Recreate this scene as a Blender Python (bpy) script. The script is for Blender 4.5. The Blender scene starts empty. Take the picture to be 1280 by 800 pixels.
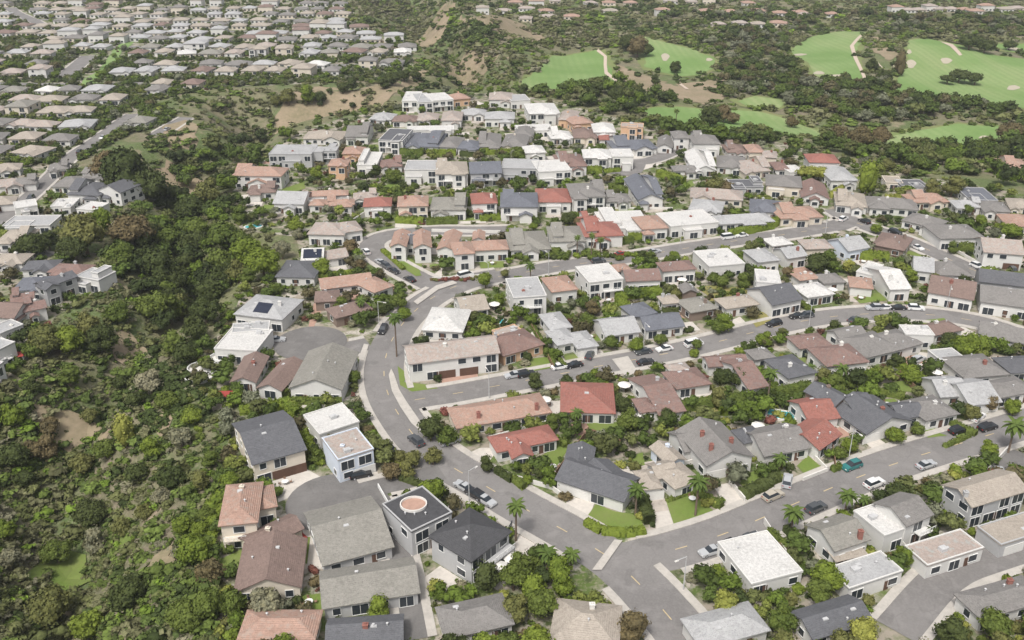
import bpy, math, random
import numpy as np
from mathutils import Vector, geometry
random.seed(7); rng = np.random.default_rng(7)
R = math.radians
SC = bpy.context.scene
COL = SC.collection

# ------------------------------------------------------------------ camera, sky, sun, exposure
F_PX, PITCH, CAM_H = 1150.0, 24.12, 116.6          # focal length in photograph pixels, downward pitch, drone height
cam_d = bpy.data.cameras.new('camera'); cam = bpy.data.objects.new('camera', cam_d); COL.objects.link(cam)
cam_d.sensor_width = 36; cam_d.lens = 36*F_PX/1280; cam_d.shift_y = -45/1280
cam_d.clip_start = 1; cam_d.clip_end = 9000
cam.location = (0, 0, CAM_H); cam.rotation_euler = (R(90-PITCH), 0, 0)
SC.camera = cam
W = bpy.data.worlds.new('World'); SC.world = W; W.use_nodes = True
nt = W.node_tree; bgn = nt.nodes['Background']
sky = nt.nodes.new('ShaderNodeTexSky'); sky.sky_type = 'NISHITA'; sky.sun_disc = False
SUN_EL, SUN_AZ = 58, 205                          # azimuth clockwise from +Y: behind the camera, a little to its left
sky.sun_elevation = R(SUN_EL); sky.sun_rotation = R(SUN_AZ); sky.dust_density = 5; sky.air_density = 0.7; sky.ozone_density = 0.6
hs = nt.nodes.new('ShaderNodeHueSaturation'); hs.inputs['Saturation'].default_value = 0.30
nt.links.new(sky.outputs[0], hs.inputs['Color']); nt.links.new(hs.outputs[0], bgn.inputs[0]); bgn.inputs[1].default_value = 0.15
sd = bpy.data.lights.new('sun', 'SUN'); sd.energy = 2.0; sd.angle = R(8); sd.color = (1, .96, .9)
sun = bpy.data.objects.new('sun', sd); COL.objects.link(sun)
sv = Vector((math.sin(R(SUN_AZ))*math.cos(R(SUN_EL)), math.cos(R(SUN_AZ))*math.cos(R(SUN_EL)), math.sin(R(SUN_EL))))
sun.rotation_euler = sv.to_track_quat('Z', 'Y').to_euler()
SC.view_settings.view_transform = 'Standard'; SC.view_settings.look = 'None'
SC.view_settings.exposure = 0.27; SC.view_settings.gamma = 1
SC.cycles.volume_bounces = 0; SC.cycles.max_bounces = 4; SC.cycles.diffuse_bounces = 3
SC.cycles.use_denoising = True

# ------------------------------------------------------------------ pixel <-> ground
cp, sp = math.cos(R(PITCH)), math.sin(R(PITCH))
def ray(u, v):
    a, b = u-640.0, 355.0-v
    return np.array([a, F_PX*cp+b*sp, -F_PX*sp+b*cp])
def pix_plane(u, v, z=0.0):
    d = ray(u, v); t = (z-CAM_H)/d[2]
    return d[0]*t, d[1]*t
def project(x, y, z):
    dz = z-CAM_H
    dep = y*cp-dz*sp; up = y*sp+dz*cp
    return 640+F_PX*x/dep, 355-F_PX*up/dep
def ppm(x, y, z=0): return F_PX/(y*cp-(z-CAM_H)*sp)    # pixels per metre at a place

def world_poly(pts): return np.array([pix_plane(u, v) for u, v in pts])
def inside(poly, X, Y):
    X = np.asarray(X, float); Y = np.asarray(Y, float); r = np.zeros(X.shape, bool)
    n = len(poly); j = n-1
    for i in range(n):
        xi, yi = poly[i]; xj, yj = poly[j]
        if yi != yj:
            c = ((yi > Y) != (yj > Y)) & (X < (xj-xi)*(Y-yi)/(yj-yi)+xi); r ^= c
        j = i
    return r
def seg_dist(pts, X, Y, closed=True):
    X = np.asarray(X, float); Y = np.asarray(Y, float); best = np.full(X.shape, 1e9)
    n = len(pts)
    for i in range(n if closed else n-1):
        ax, ay = pts[i]; bx, by = pts[(i+1) % n]
        dx, dy = bx-ax, by-ay; L = dx*dx+dy*dy+1e-9
        t = np.clip(((X-ax)*dx+(Y-ay)*dy)/L, 0, 1)
        best = np.minimum(best, np.hypot(X-ax-t*dx, Y-ay-t*dy))
    return best

CANYON = world_poly([(250,900),(255,700),(255,640),(276,590),(272,540),(250,505),(225,472),(245,430),(280,395),(295,360),(338,340),(365,318),
    (360,294),(288,288),(280,240),(315,200),(345,178),(370,158),(430,142),(495,131),(498,112),(645,112),(640,90),(600,50),(540,-6),
    (440,-6),(470,35),(525,60),(530,95),(450,112),(300,118),(240,128),(245,160),(170,178),(105,212),(138,215),(158,235),(158,268),
    (128,292),(70,308),(133,338),(130,374),(78,400),(28,476),(-150,560),(-150,900)])
NB = world_poly([(262,900),(262,640),(285,590),(285,545),(258,500),(235,467),(258,432),(290,398),(302,366),(345,346),(376,320),(370,296),
    (300,288),(290,240),(325,203),(350,183),(375,163),(430,147),(500,136),(505,118),(640,116),(700,128),(780,150),(840,163),(900,170),
    (960,175),(1020,190),(1060,200),(1130,217),(1200,228),(1290,245),(1420,280),(1500,900)])
NL = world_poly([(-160,206),(95,206),(130,218),(150,236),(150,262),(120,288),(60,302),(50,318),(124,342),(120,370),(70,395),(20,470),(-160,545)])
FL = world_poly([(-90,-4),(430,-4),(452,30),(512,57),(518,90),(440,103),(300,108),(235,116),(190,128),(232,150),(162,168),(92,205),(-90,205)])
GOLF = [world_poly(p) for p in [
    [(645,107),(656,95),(672,85),(690,62),(720,56),(748,53),(757,62),(764,75),(768,95),(740,103),(700,111),(668,113)],
    [(794,40),(830,47),(870,55),(892,63),(896,74),(880,82),(855,85),(830,80),(806,73),(808,64),(802,50)],
    [(800,138),(820,130),(850,127),(900,128),(950,128),(1000,140),(1037,155),(1020,165),(960,166),(900,163),(860,155),(822,150)],
    [(990,50),(1010,37),(1055,28),(1080,30),(1078,48),(1068,60),(1074,75),(1082,92),(1095,100),(1040,97),(1018,92),(1012,75),(996,60)],
    [(1130,50),(1160,47),(1200,52),(1250,60),(1310,62),(1310,122),(1240,121),(1180,112),(1122,110),(1122,90),(1138,70)],
    [(1100,158),(1140,146),(1200,141),(1255,147),(1258,155),(1230,168),(1170,169),(1112,164)],
    [(922,116),(945,110),(985,116),(975,124),(935,122)],[(1240,46),(1310,44),(1310,54),(1262,53)]]]

def ax_(lo, hi, step, outs_lo, outs_hi):
    return np.array(outs_lo+list(np.arange(lo, hi+.1, step))+outs_hi, float)
GX = ax_(-620, 620, 4, [-5000,-3000,-1800,-1200,-900,-740], [740,900,1200,1800,3000,5000])
GY = ax_(-40, 1120, 4, [-3000,-1200,-500,-200,-100], [1200,1350,1600,2200,3200,4800,7000])
def smooth(a): a = np.clip(a, 0, 1); return a*a*(3-2*a)
def hills(X, Y):
    """spurs and gullies of the open hillside beyond the canyon head"""
    c = np.exp(-((X+60)/95)**2-((Y-760)/170)**2)
    return c*(9+7*np.sin(X*.06+Y*.012)+4*np.sin(X*.11-Y*.03+1))
def terrain_np():
    X, Y = np.meshgrid(GX, GY, indexing='ij')
    ins = inside(CANYON, X, Y); d = seg_dist(CANYON, X, Y)
    z = np.where(ins, -19*smooth(d/34), 0)
    z = z+np.where(ins, smooth(d/15)*(2.2*np.sin(X*.09+Y*.05)+1.6*np.sin(X*.05-Y*.11+1)), 0)
    wild = ~(inside(NB, X, Y)|inside(NL, X, Y)|inside(FL, X, Y))
    dn = np.minimum(np.minimum(seg_dist(NB, X, Y), seg_dist(NL, X, Y)), seg_dist(FL, X, Y))
    m = np.where(wild & ~ins, smooth(dn/60), 0)
    z = z+m*(-5+2.5*np.sin(X*.035+.5)*np.cos(Y*.022)+2*np.sin(X*.02-Y*.024))+hills(X, Y)*smooth(dn/50)*wild
    far = smooth((Y-1100)/900)
    return z*(1-far)+far*(25*np.sin(X*.0021+1)+30)
ZG = terrain_np()
def hz(x, y):
    x = np.asarray(x, float); y = np.asarray(y, float)
    i = np.clip(np.searchsorted(GX, x)-1, 0, len(GX)-2); j = np.clip(np.searchsorted(GY, y)-1, 0, len(GY)-2)
    fx = np.clip((x-GX[i])/(GX[i+1]-GX[i]), 0, 1); fy = np.clip((y-GY[j])/(GY[j+1]-GY[j]), 0, 1)
    return (ZG[i,j]*(1-fx)+ZG[i+1,j]*fx)*(1-fy)+(ZG[i,j+1]*(1-fx)+ZG[i+1,j+1]*fx)*fy
def at(u, v, h=0.0):
    """world point where the ray through a pixel meets the terrain raised by h"""
    d = ray(u, v); n = np.linalg.norm(d); d = d/n
    t0 = 40.0; t = np.arange(t0, 1500, 3.0)
    x, y, z = d[0]*t, d[1]*t, CAM_H+d[2]*t
    g = z-(hz(x, y)+h); k = np.argmax(g < 0)
    if k == 0:
        X, Y = pix_plane(u, v, h); return X, Y, float(hz(X, Y))
    a, b = t[k-1], t[k]
    for _ in range(12):
        m = (a+b)/2
        if CAM_H+d[2]*m-(hz(d[0]*m, d[1]*m)+h) < 0: b = m
        else: a = m
    m = (a+b)/2; X, Y = float(d[0]*m), float(d[1]*m)
    return X, Y, float(hz(X, Y))

def at_many(U, V):
    """the same for many pixels at once"""
    U = np.asarray(U, float); V = np.asarray(V, float)
    D = np.stack([U-640, F_PX*cp+(355-V)*sp, -F_PX*sp+(355-V)*cp], -1); D /= np.linalg.norm(D, axis=1)[:, None]
    lo = (CAM_H+12)/-D[:, 2]*.6; t = lo.copy(); hit = np.full(len(U), -1.0)
    for _ in range(700):
        z = CAM_H+D[:, 2]*t-hz(D[:, 0]*t, D[:, 1]*t); k = (z < 0) & (hit < 0); hit[k] = t[k]
        if (hit >= 0).all(): break
        t = t+np.clip(z*.6, .25, 30)*(hit < 0)
    t = np.where(hit < 0, t, hit); X, Y = D[:, 0]*t, D[:, 1]*t
    return X, Y, hz(X, Y)

# ------------------------------------------------------------------ materials
def new_mat(name, rough=.85, metal=0):
    m = bpy.data.materials.new(name); m.use_nodes = True
    b = m.node_tree.nodes['Principled BSDF']; b.inputs['Roughness'].default_value = rough; b.inputs['Metallic'].default_value = metal
    b.inputs['Specular IOR Level'].default_value = .25
    return m, m.node_tree, b
def mix(t, fac, a, b):
    n = t.nodes.new('ShaderNodeMix'); n.data_type = 'RGBA'
    if isinstance(fac, float): n.inputs[0].default_value = fac
    else: t.links.new(fac, n.inputs[0])
    for k, c in ((6, a), (7, b)):
        if isinstance(c, tuple): n.inputs[k].default_value = (*c, 1)
        else: t.links.new(c, n.inputs[k])
    return n.outputs[2]
def noise(t, scale, detail=4, lo=.4, hi=.6, obj=False, stretch=None, rough=.55):
    g = t.nodes.new('ShaderNodeTexCoord') if obj else t.nodes.new('ShaderNodeNewGeometry')
    src = g.outputs['Object'] if obj else g.outputs['Position']
    if stretch:
        mp = t.nodes.new('ShaderNodeMapping'); mp.inputs['Scale'].default_value = stretch; t.links.new(src, mp.inputs[0]); src = mp.outputs[0]
    n = t.nodes.new('ShaderNodeTexNoise'); n.inputs['Scale'].default_value = scale; n.inputs['Detail'].default_value = detail
    n.inputs['Roughness'].default_value = rough
    t.links.new(src, n.inputs['Vector'])
    r = t.nodes.new('ShaderNodeMapRange'); r.inputs[1].default_value = lo; r.inputs[2].default_value = hi
    t.links.new(n.outputs[0], r.inputs[0]); return r.outputs[0]
def sc(c, k): return tuple(min(1, x*k) for x in c)
def surf(name, c, vary=.25, scale=.6, rough=.85, fine=3.0, c2=None, obj=False, bump=0):
    m, t, b = new_mat(name, rough)
    c2 = c2 or sc(c, 1-vary)
    a = mix(t, noise(t, scale, 5, .3, .7, obj), c, c2)
    a = mix(t, noise(t, fine, 3, .35, .75, obj), a, mix(t, .5, a, sc(c, 1+vary*.8)))
    t.links.new(a, b.inputs['Base Color'])
    if bump:
        bp = t.nodes.new('ShaderNodeBump'); bp.inputs['Strength'].default_value = bump; bp.inputs['Distance'].default_value = .1
        t.links.new(noise(t, fine*2, 4, 0, 1, obj), bp.inputs['Height']); t.links.new(bp.outputs[0], b.inputs['Normal'])
    return m
def roofmat(name, c, tile=False):
    m, t, b = new_mat(name, .8)
    a = mix(t, noise(t, .22, 4, .35, .65), c, sc(c, .8))
    a = mix(t, noise(t, 1.6, 4, .35, .75), a, sc(c, 1.22))
    # weather streaks and scattered replaced shingles / tiles
    a = mix(t, noise(t, 5.0, 2, .52, .72), a, sc(c, .68))
    if tile:
        a = mix(t, noise(t, 1.1, 2, .5, .8), a, (c[0]*.92, c[1]*1.2, c[2]*1.3))
    t.links.new(a, b.inputs['Base Color'])
    w = t.nodes.new('ShaderNodeTexWave'); w.bands_direction = 'Z'; w.inputs['Scale'].default_value = 2.2; w.inputs['Distortion'].default_value = .6
    g = t.nodes.new('ShaderNodeNewGeometry'); t.links.new(g.outputs['Position'], w.inputs['Vector'])
    bp = t.nodes.new('ShaderNodeBump'); bp.inputs['Strength'].default_value = .5 if tile else .3; bp.inputs['Distance'].default_value = .12
    t.links.new(w.outputs[0], bp.inputs['Height']); t.links.new(bp.outputs[0], b.inputs['Normal'])
    return m
ROOF = {k: roofmat('roof_'+k, c, k in ('red','sal','rust','pk')) for k, c in {
    'dk': (.115,.117,.126), 'blk': (.068,.068,.072), 'mg': (.20,.19,.18), 'lg': (.36,.36,.36), 'wh': (.54,.53,.51), 'tan': (.34,.30,.255),
    'br': (.20,.145,.125), 'red': (.29,.125,.10), 'sal': (.36,.235,.185), 'rust': (.22,.145,.125), 'bg': (.14,.147,.168), 'pk': (.36,.30,.265),
    'tg': (.235,.225,.20)}.items()}
WALL = {k: surf('wall_'+k, c, .10, .3, .8, 2.0) for k, c in {
    'w': (.62,.61,.585), 'c': (.62,.56,.47), 'g': (.42,.42,.42), 'p': (.60,.40,.26), 'b': (.22,.17,.14), 'bl': (.58,.63,.70), 't': (.46,.40,.33)}.items()}
M = {}
M['glass'], _t, _b = new_mat('window_glass', .12); _b.inputs['Base Color'].default_value = (.035,.042,.05,1); _b.inputs['Specular IOR Level'].default_value = .5
M['frame'] = surf('white_frame', (.7,.7,.68), .05)
M['door'] = surf('garage_white', (.66,.65,.62), .08)
M['doorb'] = surf('garage_brown', (.12,.07,.05), .2)
M['brick'] = surf('chimney_brick', (.29,.13,.105), .3, 2)
M['stucco'] = surf('chimney_white', (.66,.64,.6), .1)
M['metal'] = surf('vent_metal', (.5,.5,.5), .2, rough=.5)
M['solar'] = surf('solar_blue', (.03,.035,.055), .3, .8, .25)
M['asphalt'] = surf('asphalt', (.205,.195,.19), .16, .11, .9, 1.3)
M['dark_asphalt'] = surf('dark_asphalt', (.165,.16,.155), .16, .2, .9, 2)
def road_mat(name, c):
    m, t, b = new_mat(name, .9)
    a = mix(t, noise(t, .035, 3, .44, .56), c, sc(c, .86)); a = mix(t, noise(t, .3, 5, .5, .7), a, sc(c, 1.16)); a = mix(t, noise(t, .16, 2, .60, .66), a, sc(c, .82))
    g = t.nodes.new('ShaderNodeNewGeometry'); v = t.nodes.new('ShaderNodeTexVoronoi'); v.feature = 'DISTANCE_TO_EDGE'; v.inputs['Scale'].default_value = .17
    n_ = t.nodes.new('ShaderNodeTexNoise'); n_.inputs['Scale'].default_value = .6; vm = t.nodes.new('ShaderNodeVectorMath'); vm.operation = 'ADD'
    t.links.new(g.outputs['Position'], n_.inputs['Vector']); t.links.new(g.outputs['Position'], vm.inputs[0]); t.links.new(n_.outputs['Color'], vm.inputs[1]); t.links.new(vm.outputs[0], v.inputs['Vector'])
    r = t.nodes.new('ShaderNodeMapRange'); r.inputs[1].default_value = .006; r.inputs[2].default_value = .02; r.inputs[3].default_value = .22; r.inputs[4].default_value = 0; t.links.new(v.outputs[0], r.inputs[0])
    a = mix(t, r.outputs[0], a, sc(c, .55)); a = mix(t, noise(t, 2.5, 3, .4, .8), a, mix(t, .5, a, sc(c, 1.3)))
    t.links.new(a, b.inputs['Base Color']); return m
M['asphalt'] = road_mat('asphalt', (.20,.19,.183)); M['dark_asphalt'] = road_mat('dark_asphalt', (.165,.158,.152))
M['concrete'] = surf('concrete', (.56,.52,.47), .2, .25, .9, 1.5)
M['kerb'] = surf('kerb_concrete', (.47,.44,.40), .22, .4, .9, 2)
M['paver'] = surf('brick_paving', (.42,.27,.21), .25, 1, .9, 4)
M['patio'] = surf('patio', (.46,.41,.36), .35, .35, .9, 1.2)
M['yellow'] = surf('road_paint', (.55,.44,.26), .25, .8, .8)
M['white_paint'] = surf('white_road_paint', (.6,.58,.55), .2, .8, .8)
M['lawn'] = surf('lawn', (.125,.185,.036), .4, .15, .95, 2, c2=(.18,.20,.07), bump=.5)
M['drylawn'] = surf('dry_lawn', (.26,.22,.085), .3, .3, .95, 3, c2=(.17,.19,.06))
M['green'] = surf('fairway', (.15,.255,.085), .25, .045, .95, .4, c2=(.19,.275,.115))
def fairway_mat():
    m, t, b = new_mat('fairway', .95)
    a = mix(t, noise(t, .02, 4, .4, .6), (.155,.25,.075), (.215,.30,.115)); a = mix(t, noise(t, .012, 3, .5, .62, stretch=(1, .25, 1)), a, (.26,.31,.14))
    g = t.nodes.new('ShaderNodeNewGeometry'); w = t.nodes.new('ShaderNodeTexWave'); w.inputs['Scale'].default_value = .06; w.inputs['Distortion'].default_value = 1.5; t.links.new(g.outputs['Position'], w.inputs['Vector'])
    r = t.nodes.new('ShaderNodeMath'); r.operation = 'MULTIPLY'; r.inputs[1].default_value = .35; t.links.new(w.outputs[1], r.inputs[0])
    a = mix(t, r.outputs[0], a, (.14,.235,.07)); a = mix(t, noise(t, .5, 5, .5, .8), a, mix(t, .5, a, (.12,.17,.05)))
    t.links.new(a, b.inputs['Base Color']); return m
M['green'] = fairway_mat(); M['rough'] = surf('rough_grass', (.15,.20,.065), .3, .08, .95, .6, c2=(.20,.19,.09))
M['sand'] = surf('bunker_sand', (.43,.385,.30), .1, .3)
M['path'] = surf('cart_path', (.52,.43,.35), .1, .3)
M['dirt'] = surf('bare_dirt', (.29,.225,.16), .4, .06, .95, .6, c2=(.16,.15,.08), bump=.6)
M['water'] = surf('pool_water', (.10,.42,.45), .15, .5, .08)
M['wood'] = surf('timber', (.24,.15,.10), .3, 1.5)
M['redcloth'] = surf('red_cloth', (.33,.06,.05), .15, 1)
M['bark'] = surf('bark', (.16,.12,.09), .3, 1.5, obj=True)
M['rubber'] = surf('tyre_rubber', (.02,.02,.02), .2)
M['rim'] = surf('alloy', (.4,.4,.42), .1, rough=.4)
M['lamp'] = surf('headlamp', (.7,.7,.68), .05, rough=.2)
M['umb'] = surf('canvas', (.7,.68,.64), .08)
# ground sheets
def terrain_mat():
    m, t, b = new_mat('scrub_ground', .95)
    a = mix(t, noise(t, .018, 5, .42, .58), (.16,.165,.08), (.20,.17,.12))
    a = mix(t, noise(t, .035, 5, .50, .60), a, (.105,.145,.05))
    a = mix(t, noise(t, .055, 6, .60, .68), a, (.30,.24,.17))
    a = mix(t, noise(t, .30, 6, .42, .62), a, mix(t, .5, a, (.085,.11,.04)))
    a = mix(t, noise(t, 1.4, 4, .5, .75), a, mix(t, .5, a, (.30,.26,.19)))
    t.links.new(a, b.inputs['Base Color'])
    bp = t.nodes.new('ShaderNodeBump'); bp.inputs['Strength'].default_value = .9; bp.inputs['Distance'].default_value = .8
    t.links.new(noise(t, .5, 6, 0, 1), bp.inputs['Height']); t.links.new(bp.outputs[0], b.inputs['Normal'])
    return m
def garden_mat():
    m, t, b = new_mat('garden_ground', .95)
    a = mix(t, noise(t, .12, 5, .44, .56), (.095,.135,.035), (.30,.265,.215))
    a = mix(t, noise(t, .2, 4, .52, .60), a, (.45,.41,.36))
    a = mix(t, noise(t, .4, 5, .5, .62), a, (.065,.085,.03))
    a = mix(t, noise(t, 1.5, 4, .5, .75), a, mix(t, .5, a, (.36,.30,.24)))
    t.links.new(a, b.inputs['Base Color']); return m
M['terrain'] = terrain_mat(); M['garden'] = garden_mat()
LEAFC = {'dk': (.052,.072,.024), 'br': (.12,.172,.028), 'ol': (.115,.13,.045), 'gy': (.18,.19,.125), 'brn': (.12,.105,.055), 'yel': (.20,.23,.055), 'mid': (.085,.122,.028)}
def leafmat(name, c):
    m, t, b = new_mat(name, .8); b.inputs['Specular IOR Level'].default_value = .12
    oi = t.nodes.new('ShaderNodeObjectInfo')
    a = mix(t, oi.outputs['Random'], sc(c, .8), (c[0]*1.3, c[1]*1.15, c[2]*1.2))
    a = mix(t, noise(t, .9, 3, .35, .65), a, mix(t, .5, a, (c[0]*1.8, c[1]*1.55, c[2]*1.3)))
    a = mix(t, noise(t, 6, 2, .4, .7), a, mix(t, .5, a, sc(c, .5)))
    t.links.new(a, b.inputs['Base Color']); return m
LEAF = {k: leafmat('leaves_'+k, c) for k, c in LEAFC.items()}
def attr_leafmat():
    m, t, b = new_mat('leaves_mixed', .85); b.inputs['Specular IOR Level'].default_value = .1
    at_ = t.nodes.new('ShaderNodeAttribute'); at_.attribute_name = 'plant_colour'
    a = mix(t, noise(t, 2.0, 3, .35, .7), at_.outputs['Color'], mix(t, .55, at_.outputs['Color'], (.03,.035,.015)))
    t.links.new(a, b.inputs['Base Color']); return m
M['mixleaf'] = attr_leafmat()
M['frond'] = leafmat('palm_fronds', (.075,.12,.03))
def pmat(name, c):
    m, t, b = new_mat('paint_'+name, .25); b.inputs['Base Color'].default_value = (*c, 1); b.inputs['Coat Weight'].default_value = .4
    b.inputs['Specular IOR Level'].default_value = .5
    return m
PAINT = {k: pmat(k, c) for k, c in {'black': (.02,.02,.022), 'white': (.72,.72,.71), 'silver': (.42,.43,.44), 'dark grey': (.07,.075,.08), 'teal': (.03,.17,.165), 'red': (.35,.04,.03), 'blue': (.05,.09,.2), 'beige': (.42,.38,.31)}.items()}

# ------------------------------------------------------------------ mesh helpers
class MB:
    def __init__(s): s.v = []; s.f = []; s.m = []
    def add(s, vs, fs, m=0):
        o = len(s.v); s.v += [tuple(map(float, p)) for p in vs]; s.f += [tuple(i+o for i in f) for f in fs]; s.m += [m]*len(fs)
    def prism(s, bot, top, m=0):
        n = len(bot); s.add(list(bot)+list(top), [tuple(range(n))[::-1], tuple(range(n, 2*n))]+[(i, (i+1) % n, n+(i+1) % n, n+i) for i in range(n)], m)
    def box(s, x0, y0, z0, x1, y1, z1, m=0, tf=None):
        q = [(x0,y0),(x1,y0),(x1,y1),(x0,y1)]
        if tf: q = [tf(*p) for p in q]
        s.prism([(a,b,z0) for a,b in q], [(a,b,z1) for a,b in q], m)
    def cone(s, c, r0, r1, z0, z1, n=8, m=0):
        A = [2*math.pi*i/n for i in range(n)]
        s.prism([(c[0]+r0*math.cos(a), c[1]+r0*math.sin(a), z0) for a in A], [(c[0]+r1*math.cos(a), c[1]+r1*math.sin(a), z1) for a in A], m)
    def build(s, name, mats, parent=None, link=True):
        me = bpy.data.meshes.new(name); me.from_pydata(s.v, [], s.f)
        mats = mats if isinstance(mats, (list, tuple)) else [mats]
        for x in mats: me.materials.append(x)
        if len(mats) > 1: me.polygons.foreach_set('material_index', s.m)
        me.update()
        if not link: return me
        return obj(name, me, parent)
def obj(name, me, parent=None, loc=None, rz=0):
    o = bpy.data.objects.new(name, me); COL.objects.link(o)
    if parent: o.parent = parent
    if loc is not None: o.location = loc
    if rz: o.rotation_euler.z = rz
    return o
THINGS = []          # [object, label stem, ref key for duplicates]
def tag(o, label, cat, group=None, kind=None):
    if label: o['label'] = label; o['category'] = cat
    if group: o['group'] = group
    if kind: o['kind'] = kind
    return o
def thing(name, loc, rz=0, label=None, cat=None, group=None):
    o = bpy.data.objects.new(name, None); COL.objects.link(o); o.location = loc; o.rotation_euler.z = rz; o.empty_display_size = .5
    return tag(o, label, cat, group)
def big_mesh(name, V, Fs, mats, colours=None):
    me = bpy.data.meshes.new(name); V = np.asarray(V, np.float32); Fs = np.asarray(Fs, np.int32); k = Fs.shape[1]
    me.vertices.add(len(V)); me.vertices.foreach_set('co', V.ravel())
    me.loops.add(Fs.size); me.loops.foreach_set('vertex_index', Fs.ravel())
    me.polygons.add(len(Fs)); me.polygons.foreach_set('loop_start', np.arange(0, Fs.size, k, dtype=np.int32))
    me.update(calc_edges=True)
    for x in mats: me.materials.append(x)
    if colours is not None:
        a = me.color_attributes.new('plant_colour', 'FLOAT_COLOR', 'POINT')
        c = np.ones((len(V), 4), np.float32); c[:, :3] = colours; a.data.foreach_set('color', c.ravel())
    return me
def structure(name, me): o = obj(name, me); o['kind'] = 'structure'; return o

# ------------------------------------------------------------------ ground
def terrain():
    nx, ny = len(GX), len(GY); X, Y = np.meshgrid(GX, GY, indexing='ij')
    V = np.stack([X, Y, ZG], -1).reshape(-1, 3)
    i, j = np.meshgrid(np.arange(nx-1), np.arange(ny-1), indexing='ij'); a = (i*ny+j).ravel()
    me = big_mesh('terrain', V, np.stack([a, a+ny, a+ny+1, a+1], -1), [M['terrain']])
    me.polygons.foreach_set('use_smooth', [True]*len(me.polygons))
    return structure('terrain', me)
terrain()
def sheet(name, poly, mat, off, step=5.0):
    """a polygon on the ground, cut into small triangles that follow the terrain"""
    poly = [tuple(p) for p in poly]; out = []
    n = len(poly)
    for i in range(n):
        a, b = np.array(poly[i]), np.array(poly[(i+1) % n]); k = max(1, int(np.hypot(*(b-a))/step))
        out += [tuple(a+(b-a)*t/k) for t in range(k)]
    P = np.array(out); x0, y0 = P.min(0); x1, y1 = P.max(0)
    gx, gy = np.meshgrid(np.arange(x0+step/2, x1, step), np.arange(y0+step/2, y1, step)); gx, gy = gx.ravel(), gy.ravel()
    if len(gx):
        k = inside(P, gx, gy) & (seg_dist(P, gx, gy) > step*.4); pts = out+list(zip(gx[k], gy[k]))
    else: pts = out
    m = len(out)
    vs, _, fs, *_r = geometry.delaunay_2d_cdt([Vector((float(a), float(b))) for a, b in pts], [], [list(range(m))], 1, 1e-4)
    xy = np.array([(v.x, v.y) for v in vs]); z = hz(xy[:, 0], xy[:, 1])+off
    me = bpy.data.meshes.new(name); me.from_pydata([(a, b, c) for (a, b), c in zip(xy.tolist(), z.tolist())], [], [tuple(f) for f in fs])
    me.materials.append(mat); me.update()
    if me.polygons and me.polygons[0].normal.z < 0: me.flip_normals()
    return structure(name, me)
_NS = [0]
def psheet(name, pts, mat, off, step=5.0, jag=0):
    _NS[0] += 1; P = [np.array(pix_plane(u, v)) for u, v in pts]
    if jag:                                    # a ragged natural outline
        Q = []
        for i, a in enumerate(P):
            b = P[(i+1) % len(P)]; L = np.hypot(*(b-a)); k = max(1, int(L/4)); nrm = np.array([-(b-a)[1], (b-a)[0]])/(L+1e-6)
            for t in range(k): Q.append(a+(b-a)*t/k+nrm*random.gauss(0, jag)*(.3 if t == 0 else 1))
        P = Q
    return sheet(name, P, mat, off+.0035*(_NS[0] % 23), step)
for p in (NB, NL, FL): sheet('garden_ground', p, M['garden'], .05, 8)
def ragged(P, amp, grow=0):
    P = [np.array(q) for q in P]; c = sum(P)/len(P); Q = []
    for i, a in enumerate(P):
        b = P[(i+1) % len(P)]; L = np.hypot(*(b-a)); k = max(1, int(L/7)); nrm = np.array([(b-a)[1], -(b-a)[0]])/(L+1e-6)
        if np.dot(nrm, (a+b)/2-c) < 0: nrm = -nrm
        for t in range(k): Q.append(a+(b-a)*t/k+nrm*(grow+random.gauss(0, amp)))
    return Q
for p in GOLF:
    sheet('rough_grass', ragged(p, 1.6, 4.0), M['rough'], .25, 5); sheet('fairway', ragged(p, .7), M['green'], .38, 4)
for x, y, rx, ry in [(832,63,5,4),(887,66,4,2),(1001,58,8,2),(1024,89,7,2),(1048,92,9,1.3),(1140,73,6,4),(1184,69,7,2.5),(1270,93,8,2.5),(1133,166,12,1.8),(1232,158,6,1.5),(1196,49,5,2),(1270,50,10,1.8),(1137,62,3,2)]:
    psheet('sand_bunker', [(x+rx*math.cos(a)*(1+.2*math.sin(3*a+x)), y+ry*math.sin(a)) for a in np.arange(0, 6.28, .5)], M['sand'], .5, 3)
for pl in [[(185,190),(205,181),(250,183),(262,190),(245,203),(225,212),(200,213),(172,200)], [(330,138),(355,118),(400,108),(460,112),(485,103),(520,90),(538,88),(525,103),(480,125),(400,140),(360,150)],
           [(448,42),(470,48),(512,62),(505,70),(480,60)], [(505,28),(530,17),(560,13),(578,22),(555,38),(520,40)], [(570,35),(600,25),(660,28),(690,48),(640,56),(590,50)],
           [(28,492),(60,484),(100,483),(118,490),(95,500),(75,515),(50,508)], [(15,690),(28,655),(42,635),(62,645),(48,662),(66,672),(50,700),(30,704)], [(175,712),(190,690),(220,678),(222,700),(210,712)],
           [(130,400),(160,396),(180,408),(165,430),(140,425)], [(200,160),(232,150),(250,156),(245,172),(215,178)], [(110,498),(125,490),(132,500),(118,508)], [(770,70),(795,78),(840,95),(905,112),(880,122),(830,110),(780,100)], [(1090,42),(1110,45),(1128,62),(1112,70),(1092,60)],
           [(190,525),(200,510),(214,520),(200,545)],[(845,95),(905,88),(930,100),(890,122)],[(540,60),(600,62),(640,75),(600,85),(560,78)]]:
    psheet('bare_ground', pl, M['dirt'], .25, 3, 1.1)
psheet('greenbelt', [(158,50),(173,46),(165,56),(152,66),(146,78),(132,88),(122,104),(100,110),(104,100),(122,90),(134,74),(142,62)], M['green'], .3, 4)
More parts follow.
